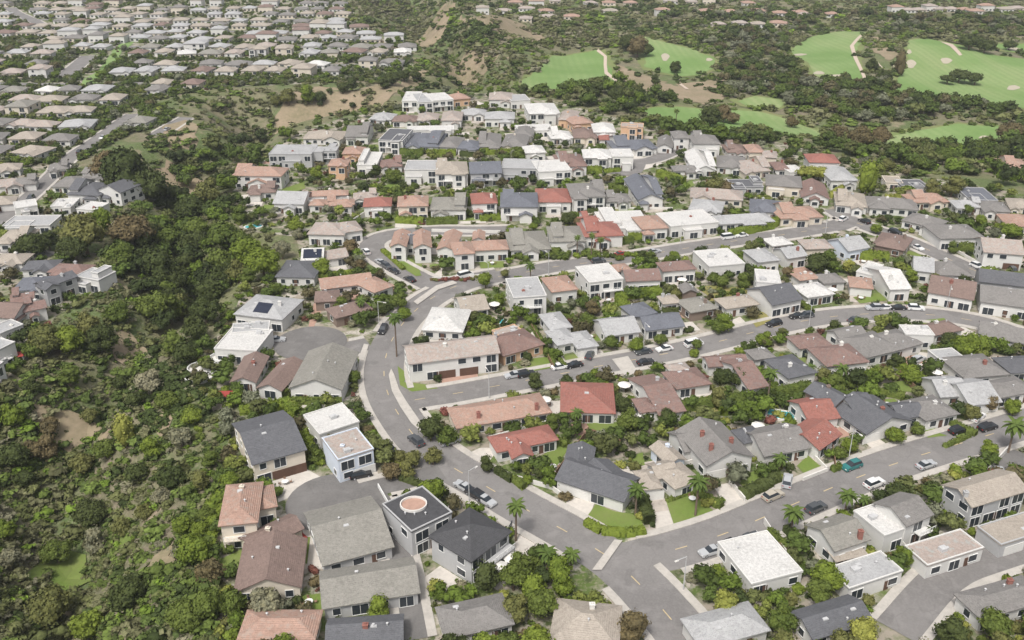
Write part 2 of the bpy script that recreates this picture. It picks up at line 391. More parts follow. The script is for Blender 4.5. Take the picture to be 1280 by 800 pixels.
psheet('greenbelt', [(466,150),(480,138),(505,139),(520,148),(500,158),(475,158)], M['lawn'], .2, 4)
psheet('grass_slope', [(130,620),(140,585),(150,590),(156,615),(148,632),(134,632)], M['lawn'], .3, 3, .8)
psheet('grass_slope', [(5,640),(40,590),(85,600),(92,636),(60,640)], M['lawn'], .3, 3, .8)

# ------------------------------------------------------------------ roads
def catmull(P, step=3.0):
    P = np.array(P, float); Q = np.vstack([2*P[0]-P[1], P, 2*P[-1]-P[-2]]); out = []
    for i in range(1, len(Q)-2):
        a, b, c, d = Q[i-1:i+3]; k = max(2, int(np.hypot(*(c-b))/step))
        for t in np.arange(k)/k:
            out.append(.5*((2*b)+(-a+c)*t+(2*a-5*b+4*c-d)*t*t+(-a+3*b-3*c+d)*t**3))
    out.append(P[-1]); return np.array(out)
ROADS = [  # centre line in the photograph, width in metres
 ('street', [(905,860),(835,770),(775,708),(720,672),(655,636),(600,604),(560,581),(524,552),(498,518),(484,490),(480,462),(487,432),(505,403),(535,376),(570,358),(600,349),(625,345)], 10.2),
 ('street', [(762,722),(790,700),(835,690),(905,668),(980,636),(1060,602),(1140,573),(1230,546),(1330,516),(1450,482)], 9.8),
 ('street', [(490,509),(520,500),(560,494),(620,483),(700,468),(760,456),(830,443),(900,427),(960,411),(1020,399),(1080,393),(1150,393),(1220,402),(1290,424),(1400,460)], 8.4),
 ('street', [(560,366),(530,352),(503,338),(480,324),(465,311),(470,301),(490,294),(540,289),(600,289),(640,288)], 8.5),
 ('street', [(462,431),(435,436),(405,434),(388,429)], 8),
 ('lane', [(552,590),(500,604),(470,610),(416,626)], 5.6),
 ('lane', [(466,612),(484,640),(496,680),(506,722),(520,800)], 4.0),
 ('street', [(1040,262),(1062,275),(1092,287),(1130,300),(1165,315),(1205,333),(1250,352),(1300,372)], 8),
 ('street', [(1043,284),(1062,277)], 9),
 ('street', [(600,349.5),(645,343),(700,333),(770,325),(850,312),(930,300),(985,293),(1045,283)], 8.4),
 ('street', [(1120,790),(1180,724),(1240,698),(1330,672)], 7),
 ('street', [(60,225),(90,196),(112,181),(135,165),(152,152),(166,143)], 7),
 ('street', [(60,225),(35,248),(0,275),(-40,300)], 7),
 ('street', [(196,168),(216,157),(234,147)], 8),
 ('street', [(82,96),(95,84),(112,70)], 11), ('street', [(12,10),(22,17),(40,25),(55,33)], 9),
 ('street', [(-40,312),(0,312),(30,316),(60,322)], 6),
 ('street', [(760,200),(800,203),(828,196),(850,184)], 8), ('street', [(800,203),(790,217),(760,214)], 6),
]
for v, u0, u1 in [(10,0,430),(24,0,440),(40,60,450),(59,90,490),(81,230,500),(105,-20,200)]:
    ROADS.append(('street', [(u, v+1.0*math.sin(u*.02)) for u in range(u0, u1, 40)], 7))
BULBS = [((388,429), 9.8), ((416,628), 9.4)]
RW = [(catmull([pix_plane(u, v) for u, v in p]), w, n) for n, p, w in ROADS]
BW = [(pix_plane(*c), r) for c, r in BULBS]
def offset(P, d):
    T = np.gradient(P, axis=0); T /= np.linalg.norm(T, axis=1)[:, None]+1e-9
    return P+np.stack([-T[:, 1], T[:, 0]], -1)*d
def road_dist(x, y, skip=None):
    """distance outside the nearest carriageway"""
    b = np.full(np.asarray(x, float).shape, 1e9)
    for i, (P, w, n) in enumerate(RW):
        if i != skip: b = np.minimum(b, seg_dist(P, x, y, False)-w/2)
    for (c, r) in BW: b = np.minimum(b, np.hypot(np.asarray(x)-c[0], np.asarray(y)-c[1])-r)
    return b
def ribbon(P, d0, d1, z0, mb, keep=None, kerb=0, m=0, n=3):
    rows = [offset(P, d0+(d1-d0)*k/n) for k in range(n+1)]
    for i in range(len(P)-1):
        if keep is not None and not keep[i]: continue
        q = []
        for r in rows:
            for p in (r[i], r[i+1]): q.append((p[0], p[1], float(hz(p[0], p[1]))+z0))
        mb.add(q, [(2*k, 2*k+2, 2*k+3, 2*k+1) if d1 < d0 else (2*k+2, 2*k, 2*k+1, 2*k+3) for k in range(n)], m)
        if kerb:
            a, b = q[0], q[1]; mb.add([a, b, (b[0], b[1], b[2]-kerb), (a[0], a[1], a[2]-kerb)], [(0, 1, 2, 3)], m)
            a, b = q[-2], q[-1]; mb.add([a, b, (b[0], b[1], b[2]-kerb), (a[0], a[1], a[2]-kerb)], [(0, 1, 2, 3)], m)
for i, (P, w, name) in enumerate(RW):
    mb = MB(); ribbon(P, -w/2, w/2, .10+.006*i, mb); mb.build('road_asphalt', M['dark_asphalt'] if name == 'lane' else M['asphalt'])['kind'] = 'structure'
    bpy.context.scene.objects[-1].name = name
    if i < 18:
        mb = MB()
        for s in (-1, 1):
            mid = offset(P, s*(w/2+.9)); keep = road_dist(mid[:, 0], mid[:, 1], i) > .6
            ribbon(P, s*w/2, s*(w/2+(1.6 if i < 11 else 1.2)), .26, mb, keep, .18, n=1)
        if mb.v: mb.build('pavement', M['kerb'])['kind'] = 'structure'
    if i in (0, 1, 2, 7, 9):
        mb = MB(); L = np.concatenate([[0], np.cumsum(np.hypot(*np.diff(P, axis=0).T))])
        for s in np.arange(6, L[-1]-6, 9.5):
            a = [np.interp(s, L, P[:, k]) for k in (0, 1)]; b = [np.interp(s+2.6, L, P[:, k]) for k in (0, 1)]
            if i == 1 and s < 12: continue
            a, b = np.array(a), np.array(b); t = (b-a)/np.linalg.norm(b-a); nn = np.array([-t[1], t[0]])*.10
            q = [a-nn, b-nn, b+nn, a+nn]; mb.add([(p[0], p[1], float(hz(*p))+.125+.006*(i+1)) for p in q], [(0, 1, 2, 3)])
        mb.build('lane_marking', M['yellow'])['kind'] = 'structure'
for (c, r) in BW:
    sheet('cul_de_sac', [(c[0]+r*math.cos(a), c[1]+r*math.sin(a)) for a in np.arange(0, 6.283, .2)], M['dark_asphalt'], .22, 4)
# concrete gutters across the junctions
psheet('gutter', [(768,676),(778,677),(752,714),(740,714)], M['kerb'], .30, 3)
psheet('gutter', [(489,462),(493,470),(499,488),(508,503),(524,526),(530,538),(525,540),(514,530),(500,509),(490,490),(486,470)], M['kerb'], .30, 3)
psheet('gutter', [(455,431),(461,432),(455,452),(448,450)], M['kerb'], .30, 3)
psheet('gutter', [(517,378),(545,358),(566,352),(572,355),(548,363),(522,382)], M['kerb'], .30, 3)
psheet('cross_gutter', [(765,450),(785,446),(800,470),(785,476)], M['kerb'], .22, 3)
DRIVE = [ # (outline, material, offset)
 ([(338,598),(352,582),(372,580),(402,597),(378,608),(362,622),(348,628),(345,612)],'concrete'), ([(404,652),(402,712),(380,712),(378,655)],'concrete'),
 ([(412,596),(470,584),(474,598),(440,603),(404,603)],'concrete'), ([(566,576),(600,560),(625,560),(612,576),(604,598),(580,590)],'concrete'),
 ([(548,487),(600,477),(596,466),(552,474)],'paver'), ([(699,646),(712,620),(743,629),(732,658)],'concrete'),
 ([(807,626),(830,622),(843,655),(822,665)],'concrete'), ([(892,608),(915,603),(932,628),(909,636)],'concrete'),
 ([(972,606),(990,596),(1002,606),(990,614)],'concrete'), ([(1083,555),(1098,548),(1130,571),(1112,578)],'concrete'), ([(1148,542),(1158,537),(1184,556),(1166,560)],'concrete'),
 ([(740,440),(750,436),(760,448),(744,452)],'concrete'), ([(850,432),(864,425),(872,436),(854,441)],'concrete'), ([(915,400),(925,396),(940,411),(920,416)],'concrete'),
 ([(688,432),(696,428),(708,456),(700,460)],'concrete'), ([(1060,398),(1090,390),(1092,388),(1050,388)],'concrete'), ([(1170,310),(1195,300),(1215,308),(1190,318)],'concrete'),
 ([(1040,272),(1056,264),(1068,272),(1052,280)],'paver'), ([(625,715),(650,668),(676,680),(655,716)],'concrete'), ([(1240,585),(1262,560),(1300,575),(1290,600)],'dark_asphalt'),
 ([(540,346),(553,334),(552,350),(546,356)],'concrete'), ([(1144,692),(1196,672),(1230,690),(1160,712)],'concrete'), ([(392,380),(408,376),(388,418),(384,416)],'paver'),
 ([(700,268),(790,262),(830,258),(830,264),(760,270)],'patio'), ([(846,494),(893,487),(895,496),(850,502)],'concrete'), ([(1122,470),(1150,440),(1180,446),(1170,452)],'concrete'),
 ([(545,580),(560,572),(570,582),(556,592)],'concrete'),([(1214,362),(1240,356),(1280,372),(1250,378)],'concrete'),([(752,200),(790,192),(830,205),(800,214)],'concrete')]
for i_, (p, m) in enumerate(DRIVE): sheet('driveway', [pix_plane(*q) for q in p], M[m], .062+.001*i_, 3)
LAWN = [[(731,650),(745,631),(768,640),(800,645),(806,665),(780,669),(750,664)], [(832,626),(865,618),(893,640),(842,656)], [(922,603),(944,588),(957,600),(930,610)], [(996,583),(1010,570),(1030,588),(1008,596)],
 [(655,450),(690,446),(693,460),(665,465)], [(705,446),(733,441),(738,449),(710,456)], [(480,312),(492,305),(520,330),(527,345),(520,346),(498,332)], [(497,330),(528,330),(524,345)],
 [(497,458),(510,468),(505,478),(540,482),(548,486),(515,490),(500,482)], [(1130,525),(1170,532),(1168,540),(1184,545),(1160,548)], [(1183,533),(1195,530),(1213,543),(1198,550)],
 [(1103,480),(1130,476),(1142,490),(1112,490)], [(382,672),(388,672),(384,706),(374,700)], [(733,530),(772,526),(776,540),(745,550)], [(788,572),(803,566),(806,582),(790,586)], [(1145,402),(1180,398),(1185,404),(1160,408)],
 [(655,466),(660,455),(692,447),(694,458)],[(670,575),(700,555),(712,560),(690,592),(670,590)],[(545,265),(620,262),(625,275),(545,278)],[(1066,372),(1100,366),(1110,376),(1075,380)],[(715,282),(790,258),(810,262),(740,290)],
 [(693,303),(735,300),(738,316),(698,320)],[(340,240),(380,228),(382,236),(350,246)],[(462,236),(500,228),(520,240),(480,244)],[(843,236),(865,226),(868,232),(848,242)],[(990,445),(1010,442),(1006,456),(992,458)]]
for p in LAWN: psheet('lawn', p, M['lawn'], .14, 3)
for p in [[(895,352+12),(925,358),(940,366),(905,375),(882,378)], [(935,396),(955,390),(965,402),(945,410)], [(855,505),(895,492),(898,515),(868,520)], [(870,360),(905,356),(915,368),(890,374)],[(765,262),(800,256),(806,262),(775,268)]]:
    psheet('dry_lawn', p, M['drylawn'], .15, 3)
for p in [[(748,53),(759,61),(759,70),(760,80),(777,97),(774,98),(756,83),(755,70),(755,61),(746,55)], [(1082,36),(1068,52),(1072,66),(1083,92),(1074,110),(1070,108),(1079,93),(1068,68),(1063,52),(1076,38)],
          [(1016,107),(1020,107),(1032,123),(1027,122)], [(1098,72),(1110,84),(1118,100),(1113,108),(1113,98),(1106,86)],[(850,88),(853,95),(862,102),(858,102),(850,96)],[(300,325),(278,342),(262,358),(258,356),(276,338),(296,320)],[(1175,50),(1192,52),(1204,63),(1200,64),(1188,55)]]:
    psheet('cart_path', p, M['path'], .55, 3)

# ------------------------------------------------------------------ houses
HOUSES = []          # (root, short reference, u, v)
RECTS = []           # footprints: centre x, y, half width, half depth, angle
def in_rects(x, y, pad=.0):
    x = np.asarray(x, float); y = np.asarray(y, float); r = np.zeros(x.shape, bool)
    for cx, cy, hw, hd, a in RECTS:
        dx, dy = x-cx, y-cy; u = dx*math.cos(a)+dy*math.sin(a); v = -dx*math.sin(a)+dy*math.cos(a)
        r |= (np.abs(u) < hw+pad) & (np.abs(v) < hd+pad)
    return r
WH = {1: 2.9, 1.5: 4.1, 2: 5.6, 3: 8.0}
GROW = (.03, .04)
def wing_geo(w):
    A, B, C, st, rt, rc = w
    h = WH[st]
    um, vm = (A[0]+B[0])/2, (A[1]+B[1])/2
    _, _, g = at(um, vm, h)
    a = np.array(pix_plane(*A, g+h)); b = np.array(pix_plane(*B, g+h))
    if isinstance(C, (int, float)):
        C = (B[0]+(640-B[0])*(B[1]-C)/(B[1]+160), C)
    c = np.array(pix_plane(*C, g+h)); e = b-a; L = np.linalg.norm(e); e = e/L; n = np.array([-e[1], e[0]])
    D = float(np.clip(np.dot(c-b, n), 5.5, 30)); gl, gd = GROW; a = a-e*L*gl/2; L *= 1+gl; D *= 1+gd
    return a, e, n, L, D, h, g
_WIN = {}
def window_mesh(w, h, style):
    key = (round(w, 1), round(h, 1), style)
    if key not in _WIN:
        w, h = key[:2]; f = .10
        mb = MB()
        for q in ((-w/2-f, -.10, -f, -w/2, .02, h+f), (w/2, -.10, -f, w/2+f, .02, h+f), (-w/2, -.10, h, w/2, .02, h+f), (-w/2, -.13, -f, w/2, .02, 0)): mb.box(*q)
        if w > 1.5:
            for k in range(1, int(w/1.1)+0): mb.box(-w/2+k*w/int(w/1.1)-.04, -.08, 0, -w/2+k*w/int(w/1.1)+.04, -.01, h)
        g = MB(); g.box(-w/2, -.05, 0, w/2, .01, h)
        _WIN[key] = (mb.build('window', M['frame'], link=False), g.build('pane', M['glass'], link=False))
        mb.m = [0]*len(mb.f); mb.box(-w/2, -.05, 0, w/2, .01, h, 1)
        _WIN[key] += (mb.build('window', [M['frame'], M['glass']], link=False),)
    return _WIN[key]
def put_window(root, x, y, z, ang, w, h, near, style=0):
    fr, gl, both = window_mesh(w, h, style)
    o = obj('window', fr if near else both, root, (x-root.location.x, y-root.location.y, z-root.location.z), ang)
    if near: obj('pane', gl, o)
_BITS = {}
def bit(key, fn, mats):
    if key not in _BITS:
        mb = MB(); fn(mb); _BITS[key] = mb.build(key, mats, link=False)
    return _BITS[key]
def build_house(label, wings, wall='w', near=1, group=None, opts={}, name='house', rs=None):
    rs = rs or random.Random(int(sum(w[0][0]*13+w[1][1]*7+w[0][1]*3 for w in wings)*10) % 99991)
    G = [wing_geo(w) for w in wings]
    a, e, n, L, D, h, g = G[0]
    c0 = a+e*L/2+n*D/2; base = min(float(hz(*c0)), g)
    root = thing(name, (float(c0[0]), float(c0[1]), base), 0, label, 'house', group)
    rects = [(float((a+e*L/2+n*D/2)[0]), float((a+e*L/2+n*D/2)[1]), L/2, D/2, math.atan2(e[1], e[0])) for a, e, n, L, D, h, g in G]
    RECTS.extend(rects)
    wm, rm = MB(), MB(); mats = [WALL[wall]]; rmats = []
    OX, OY, OZ = root.location
    for k, (w, (a, e, n, L, D, h, g)) in enumerate(zip(wings, G)):
        st, rt, rc = w[3:6]
        if ROOF[rc] not in rmats: rmats.append(ROOF[rc])
        ri = rmats.index(ROOF[rc])
        ov = .45 if rt != 'f' else .12; h = h+.06*k+.017*(len(HOUSES) % 11)
        gz = g-OZ
        tf = lambda s, t, a=a, e=e, n=n: (a[0]+e[0]*s+n[0]*t-OX, a[1]+e[1]*s+n[1]*t-OY)
        corners = [tf(ov, ov), tf(L-ov, ov), tf(L-ov, D-ov), tf(ov, D-ov)]       # walls sit inside the eaves
        low = min(float(hz(p[0]+OX, p[1]+OY)) for p in corners)-OZ-.6
        low = min(low, gz-.4)
        wt = gz+h-(.0 if rt == 'f' else .05)
        wm.prism([(*p, low) for p in corners], [(*p, wt) for p in corners])
        er = min(L, D)/2; rise = min(er*.42, 2.3) if rt in 'hgd' else 0
        P = lambda s, t, z: (*tf(s, t), gz+z)
        if rt == 'h':
            top = h+rise
            if L >= D: r1, r2 = (D/2, D/2), (L-D/2, D/2)
            else: r1, r2 = (L/2, L/2), (L/2, D-L/2)
            for z0 in (h-.14,):
                vs = [P(0,0,z0), P(L,0,z0), P(L,D,z0), P(0,D,z0), P(0,0,h+.08), P(L,0,h+.08), P(L,D,h+.08), P(0,D,h+.08), P(*r1, top), P(*r2, top)]
                fs = [(3,2,1,0), (0,1,5,4), (1,2,6,5), (2,3,7,6), (3,0,4,7)]
                fs += [(4,5,9,8), (5,6,9), (6,7,8,9), (7,4,8)] if L >= D else [(4,5,8), (5,6,9,8), (6,7,9), (7,4,8,9)]
                rm.add(vs, fs, ri)
        elif rt in 'gd':
            ln = (L >= D) if rt == 'g' else False
            if rt == 'g': W_, Ln = D, L; q = lambda s, t, z: P(s, t, z)
            else: W_, Ln = L, D; q = lambda s, t, z: P(t, s, z)
            rise = min(W_/2*.42, 2.6); top = h+rise; th = .2
            for sgn in (0, 1):
                y0 = 0 if sgn == 0 else W_
                vs = [q(0,y0,h-.1), q(Ln,y0,h-.1), q(Ln,W_/2,top), q(0,W_/2,top)]
                lo = [(x, y, z-th) for x, y, z in vs]
                fl = [(0,1,2,3), (7,6,5,4), (0,4,5,1), (1,5,6,2), (2,6,7,3), (3,7,4,0)]
                if (sgn == 1) != (rt == 'd'): fl = [f[::-1] for f in fl]
                rm.add(vs+lo, fl, ri)
            for x0 in (ov, Ln-ov):                                             # gable triangles belong to the wall
                t0 = q(x0, ov, h-.05); t1 = q(x0, W_-ov, h-.05); t2 = q(x0, W_/2, top-th-.02)
                x1 = x0+(.12 if x0 == ov else -.12)
                b0 = q(x1, ov, h-.05); b1 = q(x1, W_-ov, h-.05); b2 = q(x1, W_/2, top-th-.02)
                wm.add([t0,t1,t2,b0,b1,b2], [(0,1,2), (5,4,3), (0,3,4,1), (1,4,5,2), (2,5,3,0)])
        else:
            vsb = [P(0,0,h), P(L,0,h), P(L,D,h), P(0,D,h)]; rm.prism(vsb, [(x, y, z+.22) for x, y, z in vsb], ri)
            for s0, t0, s1, t1 in ((0,0,L,.25), (0,D-.25,L,D), (0,.25,.25,D-.25), (L-.25,.25,L,D-.25)):
                q4 = [P(s0,t0,h+.223), P(s1,t0,h+.223), P(s1,t1,h+.223), P(s0,t1,h+.223)]; wm.prism(q4, [(x, y, z+.22) for x, y, z in q4])
        # openings
        floors = {1: 1, 1.5: 1, 2: 2, 3: 3}[st]
        sides = [((ov, ov), (L-ov, ov), 0, (0, -1)), ((L-ov, ov), (L-ov, D-ov), math.pi/2, (1, 0)), ((ov, D-ov), (ov, ov), -math.pi/2, (-1, 0))]
        if near >= 2: sides.append(((L-ov, D-ov), (ov, D-ov), math.pi, (0, 1)))
        ea = math.atan2(e[1], e[0]); front_busy = []
        for si, (p0, p1, sa, od) in enumerate(sides):
            ln = math.hypot(p1[0]-p0[0], p1[1]-p0[1])
            gars = opts.get('garage', {}).get(k, []) if si == 0 else []
            if near == 0 and si == 0 is False: continue
            for fl in range(floors):
                zb = g+fl*2.75
                cnt = max(1, int(ln/(3.4 if near else 4.6)))
                if si == 1 and ea < -.02 and False: continue
                for q_ in range(cnt):
                    f = (q_+.5)/cnt
                    if fl == 0 and any(abs(f-gf)*ln < 3.1 for gf in gars): continue
                    if rs.random() < (.12 if si == 0 else .4): continue
                    x_, y_ = p0[0]+(p1[0]-p0[0])*f, p0[1]+(p1[1]-p0[1])*f
                    tst = tf(x_+od[0]*.8, y_+od[1]*.8); wx, wy = tst[0]+OX, tst[1]+OY
                    hit = False
                    for j, rr in enumerate(rects):
                        if j != k:
                            dx, dy = wx-rr[0], wy-rr[1]; u_ = dx*math.cos(rr[4])+dy*math.sin(rr[4]); v_ = -dx*math.sin(rr[4])+dy*math.cos(rr[4])
                            hit |= abs(u_) < rr[2] and abs(v_) < rr[3]
                    if hit: continue
                    big = (si == 0 and rs.random() < (.8 if opts.get('glass') else .5 if st >= 1.5 else .35))
                    ww = round(min(ln/cnt-.5, rs.choice([2.4, 2.8]) if big else rs.choice([1.3, 1.7, 2.0])), 1)
                    hh = 2.1 if big else 1.35; zz = zb+(.2 if big else .85)
                    if ww < .7: continue
                    X_, Y_ = tf(x_+od[0]*.012, y_+od[1]*.012)
                    put_window(root, X_+OX, Y_+OY, zz, ea+sa, ww, hh, near >= 2)
            for gf in gars:
                x_ = p0[0]+(p1[0]-p0[0])*gf; X_, Y_ = tf(x_, ov-.02)
                dk = opts.get('gcol') == 'brown'
                def gd(mb):
                    mb.box(-2.4, -.06, 0, 2.4, .05, 2.2)
                    for z_ in (.5, 1.05, 1.6): mb.box(-2.4, -.075, z_, 2.4, -.06, z_+.05)
                obj('garage_door', bit('garage_door_brown' if dk else 'garage_door', gd, M['doorb'] if dk else M['door']), root, (X_, Y_, gz+.02), ea)
        # front door
        if k == 0 and near:
            fx = L*rs.choice([.28, .5, .72])
            if not any(abs(fx/L-gf)*L < 3.4 for gf in opts.get('garage', {}).get(0, [])):
                X_, Y_ = tf(fx, ov-.03); obj('front_door', bit('front_door', lambda mb: mb.box(-.5, -.05, 0, .5, .06, 2.05), M['doorb']), root, (X_, Y_, gz+.02), ea)
        # balcony over the ground floor
        if floors >= 2 and (opts.get('bal') or (near and rs.random() < .45)) and k == 0:
            bw = L*rs.uniform(.45, .8); s0 = rs.uniform(ov, L-ov-bw*.98); mb = MB()
            mb.box(s0, -1.1, 2.72+gz, s0+bw, ov+.02, 2.92+gz, tf=tf); bo = mb.build('balcony', WALL[wall], root)
            mb = MB(); mb.box(s0, -1.1, 3.78+gz, s0+bw, -1.02, 3.86+gz, tf=tf)
            kx = s0
            while kx < s0+bw: mb.box(kx, -1.09, 2.92+gz, kx+.07, -1.03, 3.78+gz, tf=tf); kx += .8
            mb.build('railing', M['frame'], bo)
            for kx in (s0+.05, s0+bw-.25):
                mb = MB(); mb.box(kx, -1.05, low, kx+.2, -.85, 2.72+gz, tf=tf); mb.build('post', WALL[wall], root)
        # things on the roof
        cl = opts.get('chim', {}).get(k)
        if cl is None and k == 0 and near and rs.random() < .55: cl = [(rs.uniform(.2, .8), rs.uniform(.25, .75))]
        for fs_, ft_ in cl or []:
            mb = MB(); X_, Y_ = tf(L*fs_, D*ft_); cz = gz+h; ct = cz+rise*.85+.45
            mb.box(X_-.42, Y_-.32, cz-.5, X_+.42, Y_+.32, ct); mb.box(X_-.5, Y_-.4, ct, X_+.5, Y_+.4, ct+.12); mb.box(X_-.2, Y_-.15, ct+.12, X_+.2, Y_+.15, ct+.4)
            mb.build('chimney', M['brick'] if opts.get('redchim') else rs.choice([M['brick'], M['stucco'], WALL[wall], WALL['g'], WALL[wall]]), root)
        if near:
            for _ in range(rs.choice([1, 2, 3]) if near >= 2 else rs.choice([0, 0, 1])):
                fs_, ft_ = rs.uniform(.2, .8), rs.uniform(.15, .85); X_, Y_ = tf(L*fs_, D*ft_)
                if rt == 'f': rz_ = h+.2
                elif rt == 'g': rz_ = h-.1+(1-abs(ft_-.5)*2)*rise
                elif rt == 'd': rz_ = h-.1+(1-abs(fs_-.5)*2)*min(L/2*.42, 2.6)
                else: rz_ = h+min(min(fs_, 1-fs_)*L, min(ft_, 1-ft_)*D)/(min(L, D)/2)*rise
                if rt == 'f' and rs.random() < .6:
                    def ac(mb): mb.box(-.7, -.55, -.1, .7, .55, .75); mb.cone((0, 0), .4, .4, .75, .82, 10); mb.box(.7, -.2, .1, 1.3, .2, .5)
                    obj('air_conditioner', bit('air_conditioner', ac, M['metal']), root, (X_, Y_, gz+rz_), ea)
                elif rs.random() < .25:
                    def sk(mb): mb.box(-.5, -.35, -.3, .5, .35, .12); mb.box(-.42, -.28, .12, .42, .28, .16)
                    obj('skylight', bit('skylight', sk, M['metal']), root, (X_, Y_, gz+rz_), ea)
                else:
                    def vt(mb): mb.cone((0, 0), .12, .12, -.4, .5, 8); mb.cone((0, 0), .24, .05, .5, .66, 8)
                    obj('roof_vent', bit('roof_vent', vt, M['metal']), root, (X_, Y_, gz+rz_), ea)
        if opts.get('round') and k == 0:
            X_, Y_ = tf(L*.5, D*.62); A_ = np.arange(0, 6.28, .3); z_ = gz+h+.23
            mb = MB(); mb.prism([(X_+2.4*math.cos(q), Y_+2.1*math.sin(q), z_) for q in A_], [(X_+2.4*math.cos(q), Y_+2.1*math.sin(q), z_+.05) for q in A_]); tr = mb.build('roof_terrace', M['paver'], root)
            mb = MB()
            for i_ in range(len(A_)):
                a_, b_ = A_[i_], A_[(i_+1) % len(A_)]; q4 = [(X_+k_*2.4*math.cos(c_), Y_+k_*2.1*math.sin(c_)) for c_, k_ in ((a_, 1), (b_, 1), (b_, 1.09), (a_, 1.09))]
                mb.prism([(*p, z_) for p in q4], [(*p, z_+.5) for p in q4])
            mb.build('parapet', M['stucco'], tr)
        for so in opts.get('solar', {}).get(k, []):
            s0, t0, s1, t1 = [v*x for v, x in zip(so, (L, D, L, D))]
            def zz_(s, t):
                if rt == 'f': return h+.5
                if rt == 'g': return h-.1+(1-abs(t/D-.5)*2)*rise+.12
                if rt == 'd': return h-.1+(1-abs(s/L-.5)*2)*min(L/2*.42, 2.6)+.12
                return h+min(min(s, L-s), min(t, D-t))/(min(L, D)/2)*rise+.12
            q4 = [P(s0,t0,zz_(s0,t0)), P(s1,t0,zz_(s1,t0)), P(s1,t1,zz_(s1,t1)), P(s0,t1,zz_(s0,t1))]
            mb = MB(); mb.prism([(x, y, z-.04) for x, y, z in q4], [(x, y, z+.04) for x, y, z in q4]); mb.build('solar_panel', M['solar'], root)
    wm.build('wall', mats, root); rm.build('roof', rmats, root)
    return root
def w_(ax, ay, bx, by, c, st=1, rt='h', rc='mg', cy=None):
    return ((ax, ay), (bx, by), c if cy is None else (c, cy), st, rt, rc)
def reg(root, ref):
    u, v = project(*root.location); HOUSES.append((root, ref, u, v)); return root
def H(label, ref, wings, wall='w', near=2, **opts): return reg(build_house(label, wings, wall, near, None, opts), ref)
# each wing: front eave left, front eave right, back right eave corner, storeys, roof form, roof colour
H('white house with pale hip roof, solar panels and glazed rooms above the canyon edge', 'the glazed canyon-edge house', [w_(292,393,352,400,366,1.5,'h','lg',374), w_(300,388,340,384,364)[:5]+('lg',)][:1], glass=1, solar={0:[(.35,.12,.65,.4)]})
H('white flat-roofed modern house with curved terraces stepping down to the canyon', 'the curved white house', [w_(268,437,320,440,338,1.5,'f','wh',414), w_(290,418,336,414,334,1.5,'f','lg',403)], 'w', glass=1)
H('taupe two-wing house with red canvas deck beside the canyon', 'the taupe house with red deck', [w_(287,478,320,478,326,1,'d','br',446), w_(320,485,352,489,359,1,'d','br',452)], 'w', glass=1)
H('white gabled house with broad grey roof below the upper cul-de-sac', 'the grey gable by the cul-de-sac', [w_(361,485,427,487,430,1.5,'d','tg',441)], 'w', glass=1)
H('two-storey cream house with large slate-grey roof at the lower cul-de-sac', 'the slate-roofed cul-de-sac house', [w_(316,581,383,562,351,2,'g','dk',515)], 'c', garage={0:[.55,.78]}, gcol='brown')
H('narrow house with blotchy white flat roof beside the curving street', 'the blotchy white roof', [w_(400,545,449,529,429,1.5,'f','wh',506)], 'w')
H('blue-grey three-level house with beige flat roof and garage at the lower cul-de-sac', 'the beige flat-roofed house', [w_(423,577,467,563,448,2,'f','pk',537)], 'bl', garage={0:[.72]}, glass=1)
H('cream house with salmon tiled hip roofs by the lower cul-de-sac', 'the salmon house by the cul-de-sac', [w_(273,659,322,654,333,2,'h','sal',604), w_(318,640,347,634,353,1.5,'h','sal',605)], 'c')
H('low house with long brown shingle roof and red courtyard cushions', 'the brown shingle house', [w_(316,692,380,661,366,1,'g','br',641), w_(292,742,376,735,350,1,'d','br',678)], 'c')
H('house with very large olive-grey roof beside the dark lane', 'the olive-grey roof by the lane', [w_(404,708,492,684,472,1,'g','tg',620), w_(404,762,524,742,500,1,'g','tg',700)], 'g')
H('black flat-roofed house with round pink terrace sunk in its roof', 'the black-roofed house', [w_(515,667,565,643,541,2,'f','blk',606)], 'g', glass=1, round=1)
H('dark charcoal hip-roofed house with green glass fence on the corner of the main street', 'the charcoal corner house', [w_(590,703,640,665,592,2,'h','blk',633)], 'g')
H('brick-red tiled low house behind a wide concrete driveway', 'the brick-red tiled house', [w_(622,566,698,550,692,1,'h','red',530), w_(640,574,668,570,664,1,'d','red',548)], 'w')
H('long salmon tiled house with two red brick chimneys on the side street', 'the long salmon roof', [w_(572,536,689,516,680,1,'h','sal',491)], 'c', redchim=1, chim={0:[(.25,.2),(.85,.15)]})
H('two-storey white house with long cream roof and twin brown garage doors', 'the twin-garage house', [w_(512,455,624,441,614,2,'g','pk',419)], 'w', garage={0:[.40,.66]}, gcol='brown', glass=1)
H('house with bright white angular roof inside the bend of the main street', 'the bright white roof in the bend', [w_(527,413,578,416,590,1,'h','wh',388)], 'w')
H('grey-tan wedge-roofed house tucked behind the white angular roof', 'the grey wedge roof', [w_(578,391,612,386,614,1,'g','tan',366)], 'w')
H('house with weathered brown and white tiled roof beside the front lawn', 'the weathered brown roof', [w_(630,446,681,431,666,1,'h','rust',408), w_(632,428,660,420,656,1,'f','pk',404)], 'p')
H('white house of pale grey roofs in three steps above a neat lawn', 'the pale stepped roofs', [w_(722,437,749,433,742,1,'h','lg',413), w_(697,433,724,428,716,1,'h','lg',409), w_(688,414,716,410,708,1,'h','lg',390)], 'w', garage={0:[.55]})
H('white house with light grey roof and a dark solar array at its corner', 'the corner-solar house', [w_(757,421,801,415,790,1,'g','lg',394)], 'w', solar={0:[(.58,.55,.92,.95)]})
H('house with dark slate-blue roofs round a small yard', 'the slate-blue roofs', [w_(808,414,856,408,846,1,'g','bg',390), w_(792,398,822,392,818,1,'h','bg',376)], 'w')
